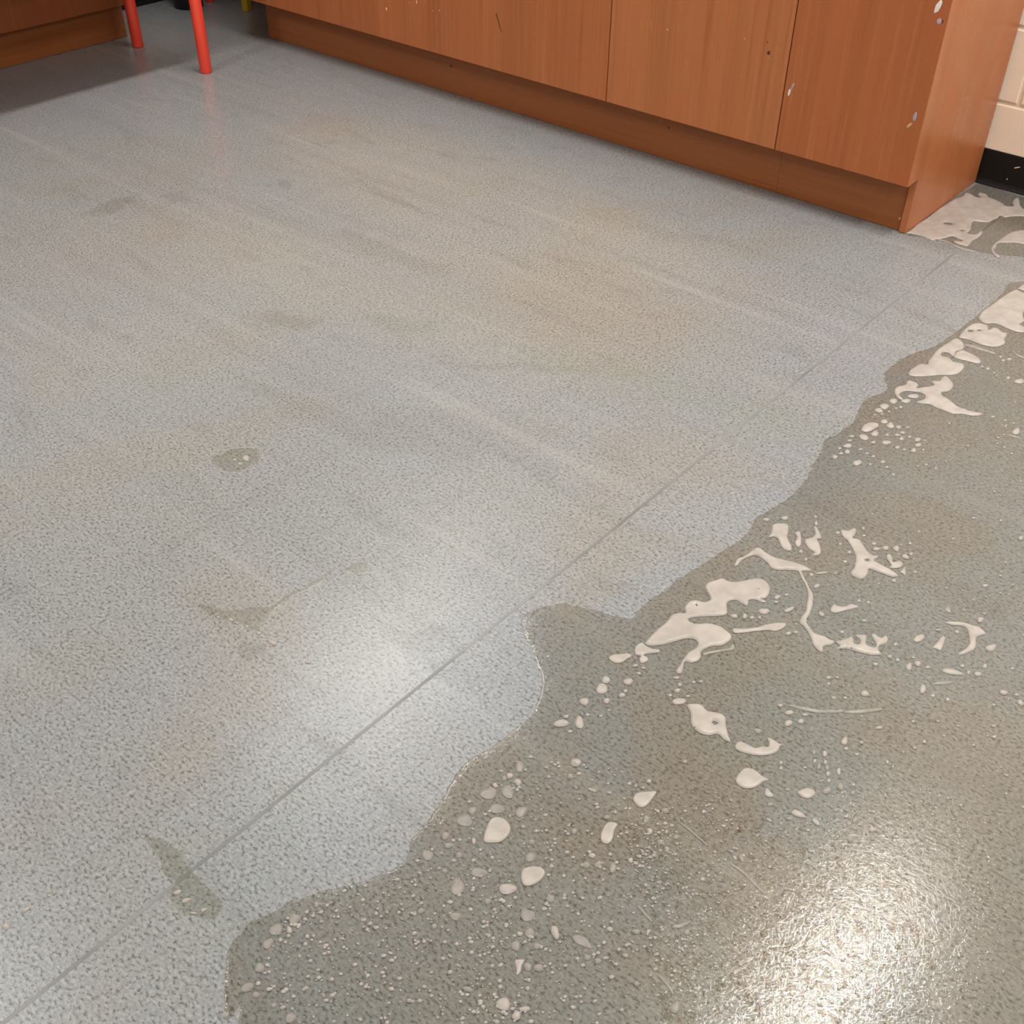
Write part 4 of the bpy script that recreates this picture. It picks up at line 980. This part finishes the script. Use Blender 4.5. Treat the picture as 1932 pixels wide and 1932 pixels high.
DAMP = [
 ('oval brown damp spot holding three foam beads',[(-1.601,0.9674),(-1.607,0.9811),(-1.601,0.996),(-1.603,1.013),(-1.592,1.028),(-1.577,1.044),(-1.559,1.048),(-1.542,1.039),(-1.525,1.02),(-1.528,1.004),(-1.525,0.9903),(-1.538,0.9721),(-1.553,0.9633),(-1.572,0.9652),(-1.587,0.9613)]),
 ('wedge shaped damp mark with a long smear and a line of foam beads',[(-1.289,0.6984),(-1.268,0.708),(-1.246,0.7133),(-1.227,0.7263),(-1.217,0.7385),(-1.211,0.7526),(-1.193,0.7664),(-1.186,0.7832),(-1.188,0.8067),(-1.187,0.8255),(-1.178,0.8419),(-1.18,0.8617),(-1.178,0.8817),(-1.169,0.8823),(-1.167,0.8623),(-1.172,0.8422),(-1.176,0.8194),(-1.174,0.8022),(-1.176,0.7811),(-1.171,0.7619),(-1.163,0.7486),(-1.163,0.7358),(-1.155,0.7233),(-1.175,0.7182),(-1.196,0.713),(-1.219,0.7032),(-1.24,0.6946),(-1.266,0.6957)]),
 ('long dull damp patch beside the seam line with foam beads at its foot',[(-0.9682,0.3663),(-0.9509,0.3756),(-0.9288,0.3814),(-0.9028,0.3841),(-0.8719,0.3784),(-0.843,0.3739),(-0.817,0.3737),(-0.7994,0.3686),(-0.7915,0.3574),(-0.7961,0.3465),(-0.812,0.3377),(-0.8298,0.3302),(-0.8509,0.3291),(-0.8657,0.3315),(-0.8708,0.3477),(-0.8946,0.3481),(-0.9168,0.3556),(-0.9422,0.3609)]),
 ('short dark damp smear on the dry floor past the wedge shaped mark',[(-1.162,0.9195),(-1.161,0.9373),(-1.155,0.9504),(-1.144,0.9559),(-1.132,0.948),(-1.127,0.9373),(-1.131,0.9262),(-1.145,0.9258)]),
]
BUBBLE_ZONES = {
 'left': ([(-0.7314,0.4376),(-0.6702,0.5319),(-0.6618,0.604),(-0.5961,0.639),(-0.4769,0.6081),(-0.3965,0.512),(-0.607,0.3301),(-0.6878,0.3318)],520),
 'mid': ([(-0.6885,0.6965),(-0.6572,0.824),(-0.5567,0.8855),(-0.4657,0.8898),(-0.333,0.7826),(-0.2526,0.6363),(-0.4444,0.4706),(-0.5535,0.5917)],650),
 'low': ([(-0.4741,0.8117),(-0.43,0.9452),(-0.3382,0.9528),(-0.2375,0.9497),(-0.1939,0.9875),(-0.1397,0.9705),(-0.0694,0.9127),(-0.0236,0.8106),(-0.2664,0.6009)],1500),
 'right': ([(-0.6331,1.527),(-0.5425,1.821),(-0.5091,2.372),(-0.0408,1.142),(-0.2075,1.114),(-0.4516,1.244)],260),
 'spray': ([(-0.2213,1.042),(-0.117,1.087),(-0.0705,1.03),(-0.1467,0.9854),(-0.2087,0.9856)],420),
}
BRIGHT_EDGE = [(-0.8398,1.02),(-0.8305,1.012),(-0.822,1.005),(-0.813,0.9982),(-0.8026,0.9912),(-0.7939,0.9862),(-0.7844,0.9802),(-0.7751,0.9744),(-0.7672,0.9689),(-0.7013,0.8579),(-0.702,0.8341),(-0.7118,0.7675),(-0.7151,0.7479)]
LATHER = [(-0.3699,0.8133),(-0.3379,0.8959),(-0.2743,0.9287),(-0.2296,0.9349),(-0.2008,0.9903),(-0.1593,0.9958),(-0.1143,0.9719),(-0.0704,0.9308),(-0.0339,0.8793),(0.0058,0.8032),(-0.2352,0.5555),(-0.3376,0.6807)]
SHORT = ['foam sheet by the cabinet', 'hooked foam with the curled tail', 'thin line trailing from the foam sheet', 'broad smooth foam', 'pointed foam sliver', 'rounded foam lobe', 'long lumpy foam', 'finger shaped foam', 'beaded foam thread', 'fishtail foam', 'square little foam piece', 'short foam thread by the fishtail', 'hair thin foam thread', 'boot shaped foam', 'upright foam sliver', 'zigzag foam', 'running figure foam', 'curled scrap at the running figure', 'triangular scrap at the running figure', 'winding foam string', 'comb shaped foam', 'bone shaped foam scrap', 'branching foam', 'knobbly foam at the branching foam', 'flat pebble shaped foam', 'slim tail under the branching foam', 'club shaped foam streak', 'sausage shaped foam scrap', 'leaf shaped foam', 'smile shaped foam', 'fat teardrop foam', 'almond shaped foam', 'thorn shaped foam scrap', 'comma shaped foam scrap', 'small slanting foam scrap', 'thicker half of the bright streak', 'straighter half of the bright streak', 'boomerang foam arc', 'dart shaped foam scrap', 'bean shaped foam scrap', 'tiny upright foam flake', 'slug shaped foam', 'wispy foam dash', 'largest round foam blob', 'kidney shaped foam blob', 'drop shaped foam blob', 'upright oblong foam blob', 'flat tan foam flake', 'T shaped foam scrap', 'longest pale foam line', 'foam line with a round head', 'foam line with a thick foot', 'faint slanting foam line', 'short level foam dash']

# ------------------------------------------------------------------ outline -> domed sheet
def smooth_closed(p, step):
    p = np.array(p, float)
    n = len(p)
    out = []
    for i in range(n):
        p0, p1, p2, p3 = p[i-1], p[i], p[(i+1) % n], p[(i+2) % n]
        m = max(1, int(np.linalg.norm(p2-p1)/step))
        for k in range(m):
            s = k/m
            out.append(0.5*((2*p1) + (-p0+p2)*s + (2*p0-5*p1+4*p2-p3)*s*s + (-p0+3*p1-3*p2+p3)*s**3))
    return np.array(out)

def seg_dist(q, loops):
    best = np.full(len(q), 1e9)
    for L in loops:
        a = L; b = np.roll(L, -1, 0)
        for c0 in range(0, len(q), 4000):
            qq = q[c0:c0+4000]
            d = b-a
            t = ((qq[:, None, :]-a[None])*d[None]).sum(2)/np.maximum((d*d).sum(1), 1e-12)[None]
            t = np.clip(t, 0, 1)
            e = qq[:, None, :]-(a[None]+t[..., None]*d[None])
            best[c0:c0+4000] = np.minimum(best[c0:c0+4000], np.sqrt((e*e).sum(2).min(1)))
    return best

def inside(q, L):
    x, y = q[:, 0], q[:, 1]
    r = np.zeros(len(q), bool)
    n = len(L)
    for i in range(n):
        x0, y0 = L[i]; x1, y1 = L[(i+1) % n]
        c = (y0 > y) != (y1 > y)
        if c.any():
            r ^= c & (x < (x1-x0)*(y-y0)/(y1-y0 if y1 != y0 else 1e-12)+x0)
    return r

def sheet(name, outline, holes, mat, h, R, z0, step, grid, parent=None, lump=0.0, seed=0, jag=0.0):
    L = smooth_closed(outline, step)
    if jag:
        rj = np.random.RandomState(seed+3)
        w = rj.randn(len(L), 2)
        L = L + jag*(w + np.roll(w, 1, 0) + np.roll(w, 2, 0))/1.7
    HL = [smooth_closed(x, step) for x in holes]
    ctr = L.mean(0)
    lo, hi = L.min(0), L.max(0)
    gx = np.arange(lo[0], hi[0], grid); gy = np.arange(lo[1], hi[1], grid*0.866)
    pts = []
    for j, yy in enumerate(gy):
        pts += [(xx + (grid/2 if j % 2 else 0), yy) for xx in gx]
    for k in (0.35, 0.8):        # rows that carry the rounded rim
        d = np.roll(L, -1, 0)-np.roll(L, 1, 0)
        nn = np.stack([-d[:, 1], d[:, 0]], 1)/np.maximum(np.linalg.norm(d, axis=1), 1e-9)[:, None]
        area = 0.5*np.sum(L[:, 0]*np.roll(L[:, 1], -1)-np.roll(L[:, 0], -1)*L[:, 1])
        pts += [tuple(x) for x in (L + nn*(1 if area > 0 else -1)*R*k)]
    q = np.array(pts)
    q = q[inside(q, L)]
    for x in HL:
        if len(q):
            q = q[~inside(q, x)]
    if len(q):
        d = seg_dist(q, [L]+HL)
        q = q[d > min(grid, R)*0.25]
    allp = [L]+HL
    co, edges, k = [], [], 0
    for x in allp:
        n = len(x)
        co += [Vector(v) for v in x]
        edges += [(k+i, k+(i+1) % n) for i in range(n)]
        k += n
    co += [Vector(v) for v in q]
    ov, oe, of, _, _, _ = delaunay_2d_cdt(co, edges, [], 1 if not HL else 2, 1e-7)
    P = np.array([(v.x, v.y) for v in ov])
    if HL:
        keep = []
        cent = np.array([P[list(f)].mean(0) for f in of])
        ok = inside(cent, L)
        for x in HL:
            ok &= ~inside(cent, x)
        of = [f for f, g in zip(of, ok) if g]
    d = seg_dist(P, [L]+HL)
    s = np.clip(d/R, 0, 1)
    zz = z0 + h*np.sqrt(np.maximum(0, 1-(1-s)**2))
    if lump:
        ph = seed*1.7
        zz = zz + s*lump*(np.sin(P[:, 0]*210+ph)*np.sin(P[:, 1]*190+ph*2)+0.6*np.sin(P[:, 0]*97+P[:, 1]*131+ph))
    verts = [(p[0]-ctr[0], p[1]-ctr[1], w) for p, w in zip(P, zz)]
    fs = []
    for f in of:
        f = list(f)
        a, b, c = P[f[0]], P[f[1]], P[f[2]]
        if (b[0]-a[0])*(c[1]-a[1])-(b[1]-a[1])*(c[0]-a[0]) < 0:
            f = f[::-1]
        fs.append(tuple(f))
    return mesh_obj(name, verts, fs, mat, parent, smooth=True, loc=(ctr[0], ctr[1], 0))

# ------------------------------------------------------------------ soapy water
ZF = 0.0009
fm = sheet('water_puddle', FILM, [], M_FILM, 0.0007, 0.005, 0.0002, 0.005, 0.05, jag=0.0011)
tag(fm, 'thin sheet of soapy water spreading over the vinyl with a lobed edge', 'water', kind='stuff')
f2 = sheet('water_puddle', FILM_CORNER, [], M_FILM, 0.0006, 0.004, 0.0002, 0.006, 0.05)
tag(f2, 'small soapy wet patch on the floor beside the cabinet end panel', 'water', kind='stuff')
for lab, pl in DAMP:
    o = sheet('damp_mark', pl, [], M_DAMP, 0.00035, 0.006, 0.00015, 0.004, 0.02, jag=0.0012)
    tag(o, lab, 'water')

la = sheet('lather_film', LATHER, [], M_LATHER, 0.0002, 0.02, ZF, 0.02, 0.04)
tag(la, 'glaring bubbly lather on the water under the strip light reflection', 'foam', kind='stuff')

# ------------------------------------------------------------------ foam
for i, (nm, lab, pl, holes) in enumerate(FOAM):
    a = np.array(pl)
    area = abs(0.5*np.sum(a[:, 0]*np.roll(a[:, 1], -1)-np.roll(a[:, 0], -1)*a[:, 1]))
    big_one = area > 0.0012
    thin = nm == 'foam_streak' or 'flake' in lab or 'tan' in lab
    h = 0.0030 if big_one else 0.0022 if not thin else 0.0016
    grid = min(0.010, max(0.0022, math.sqrt(area)/14))
    o = sheet(nm, pl, holes, M_FOAM_THIN if (thin and not 'winding' in lab and not 'club' in lab) else M_FOAM, h, 0.006 if big_one else 0.0035, ZF, 0.0028, grid, lump=0.0004 if big_one else 0.0, seed=i)
    tag(o, lab, 'foam')

FOAM_PTS = [(SHORT[i], np.array(f[2])) for i, f in enumerate(FOAM)]
for i, (k, cx, cy, a, b, rot) in enumerate(BLOBS):
    r = random.Random(100+i)
    k2_, p2, p3 = r.uniform(0.02, 0.13), r.uniform(0, 6.28), r.uniform(0, 6.28)
    a, b = max(a, 0.0016), max(b, 0.0014)
    pl = []
    n = 16
    for j in range(n):
        t = 2*math.pi*j/n
        q = 1 + k2_*math.cos(2*t+p2) + 0.07*math.cos(3*t+p3)
        x, y = a*q*math.cos(t), b*q*math.sin(t)
        pl.append((cx + x*math.cos(rot)-y*math.sin(rot), cy + x*math.sin(rot)+y*math.cos(rot)))
    damp = k.startswith('damp')
    hh = min(0.0034, 0.55*min(a, b)+0.0006)
    o = sheet('foam_blob', pl, [], M_FOAM_THIN if (k in ('bub', 'edge', 'smile') and r.random() < 0.75) else M_FOAM, hh, max(0.0015, min(a, b)*0.85), 0.0005 if damp else ZF, 0.003, max(0.0016, min(a, b)*0.45))
    near = min(FOAM_PTS, key=lambda e: np.min((e[1][:, 0]-cx)**2+(e[1][:, 1]-cy)**2))[0]
    size = 'plump' if a*b > 1.3e-4 else 'medium' if a*b > 5e-5 else 'small' if a*b > 2e-5 else 'tiny'
    form = 'round' if a/b < 1.28 else 'oval' if a/b < 1.9 else 'long'
    if damp:
        lab, grp = BLOB_INFO[k]
    else:
        lab = '%s %s foam blob beside the %s' % (size, form, near)
        grp = 'foam blobs beside the ' + near
    tag(o, lab, 'foam', grp)

# ------------------------------------------------------------------ bubbles nobody could count
def domes(name, items, mat, z0, rings=2, seg=8):
    verts, faces = [], []
    for (cx, cy, a, b, rot, h) in items:
        base = len(verts)
        c, s = math.cos(rot), math.sin(rot)
        for j in range(rings):
            f = j/rings
            rr, zz = math.cos(f*math.pi/2), math.sin(f*math.pi/2)
            for i in range(seg):
                t = 2*math.pi*i/seg
                x, y = a*rr*math.cos(t), b*rr*math.sin(t)
                verts.append((cx + c*x-s*y, cy + s*x+c*y, z0 + h*zz))
        verts.append((cx, cy, z0+h))
        for j in range(rings-1):
            for i in range(seg):
                faces.append((base+j*seg+i, base+j*seg+(i+1) % seg, base+(j+1)*seg+(i+1) % seg, base+(j+1)*seg+i))
        top = base+rings*seg
        for i in range(seg):
            faces.append((base+(rings-1)*seg+i, base+(rings-1)*seg+(i+1) % seg, top))
    return mesh_obj(name, verts, faces, mat, None, smooth=True)

def scatter(zone, rnd, n=None):
    pl, cnt = BUBBLE_ZONES[zone]
    L = np.array(pl)
    lo, hi = L.min(0), L.max(0)
    out = []
    while len(out) < (n or cnt):
        q = np.array([[rnd.uniform(lo[0], hi[0]), rnd.uniform(lo[1], hi[1])] for _ in range(200)])
        q = q[inside(q, L)]
        out += [tuple(x) for x in q]
    return out[:(n or cnt)]

rnd = random.Random(5)
beads = [(x, y, max(a, 0.0012), max(b, 0.0011), r, 0.0012) for x, y, a, b, r in TINY]
for zone in BUBBLE_ZONES:
    if zone == 'spray':
        continue
    for x, y in scatter(zone, rnd):
        r = 0.0008 + 0.0020*rnd.random()**2.2
        if zone == 'low':
            r *= 0.8
        beads.append((x, y, r*rnd.uniform(1, 1.5), r, rnd.uniform(-0.3, 0.3)+0.9, r*0.8))
clear = []
for zone, n in (('low', 1900), ('spray', 150), ('mid', 150), ('left', 60)):
    for x, y in scatter(zone, rnd, n):
        r = 0.0009 + (0.0012 if zone == 'spray' else 0.0048)*rnd.random()**3.0
        clear.append((x, y, r, r*rnd.uniform(0.8, 1), rnd.uniform(0, 3), r*0.45))
loops = [smooth_closed(f[2], 0.004) for f in FOAM]
def clear_of_foam(items):
    q = np.array([(i[0], i[1]) for i in items])
    ok = np.ones(len(q), bool)
    for L in loops:
        lo, hi = L.min(0)-0.01, L.max(0)+0.01
        m = np.where(((q > lo) & (q < hi)).all(1))[0]
        if len(m):
            ok[m] &= ~inside(q[m], L) & (seg_dist(q[m], [L]) > 0.005)
    return [i for i, g in zip(items, ok) if g]
beads, clear = clear_of_foam(beads), clear_of_foam(clear)
o = domes('soap_bubbles', beads + clear, M_FOAM_TINY, ZF)
o.data.materials.append(M_BUBBLE)
nf = len(o.data.polygons)//(len(beads)+len(clear))
for p in o.data.polygons:
    if p.index >= nf*len(beads):
        p.material_index = 1
tag(o, 'countless tiny soap bubbles and foam beads speckling the wet floor', 'bubbles', kind='stuff')
# bright wet beads along the meniscus of the puddle tip
edge = []
for x, y in BRIGHT_EDGE:
    for k in range(3):
        r = rnd.uniform(0.0008, 0.0019)
        edge.append((x + rnd.gauss(0, 0.002), y + rnd.gauss(0, 0.004), r, r, 0, r*0.8))
o = domes('rim_beads', edge, M_FOAM_TINY, 0.0003)
tag(o, 'string of bright foam beads along the rounded tip of the puddle', 'foam', kind='stuff')
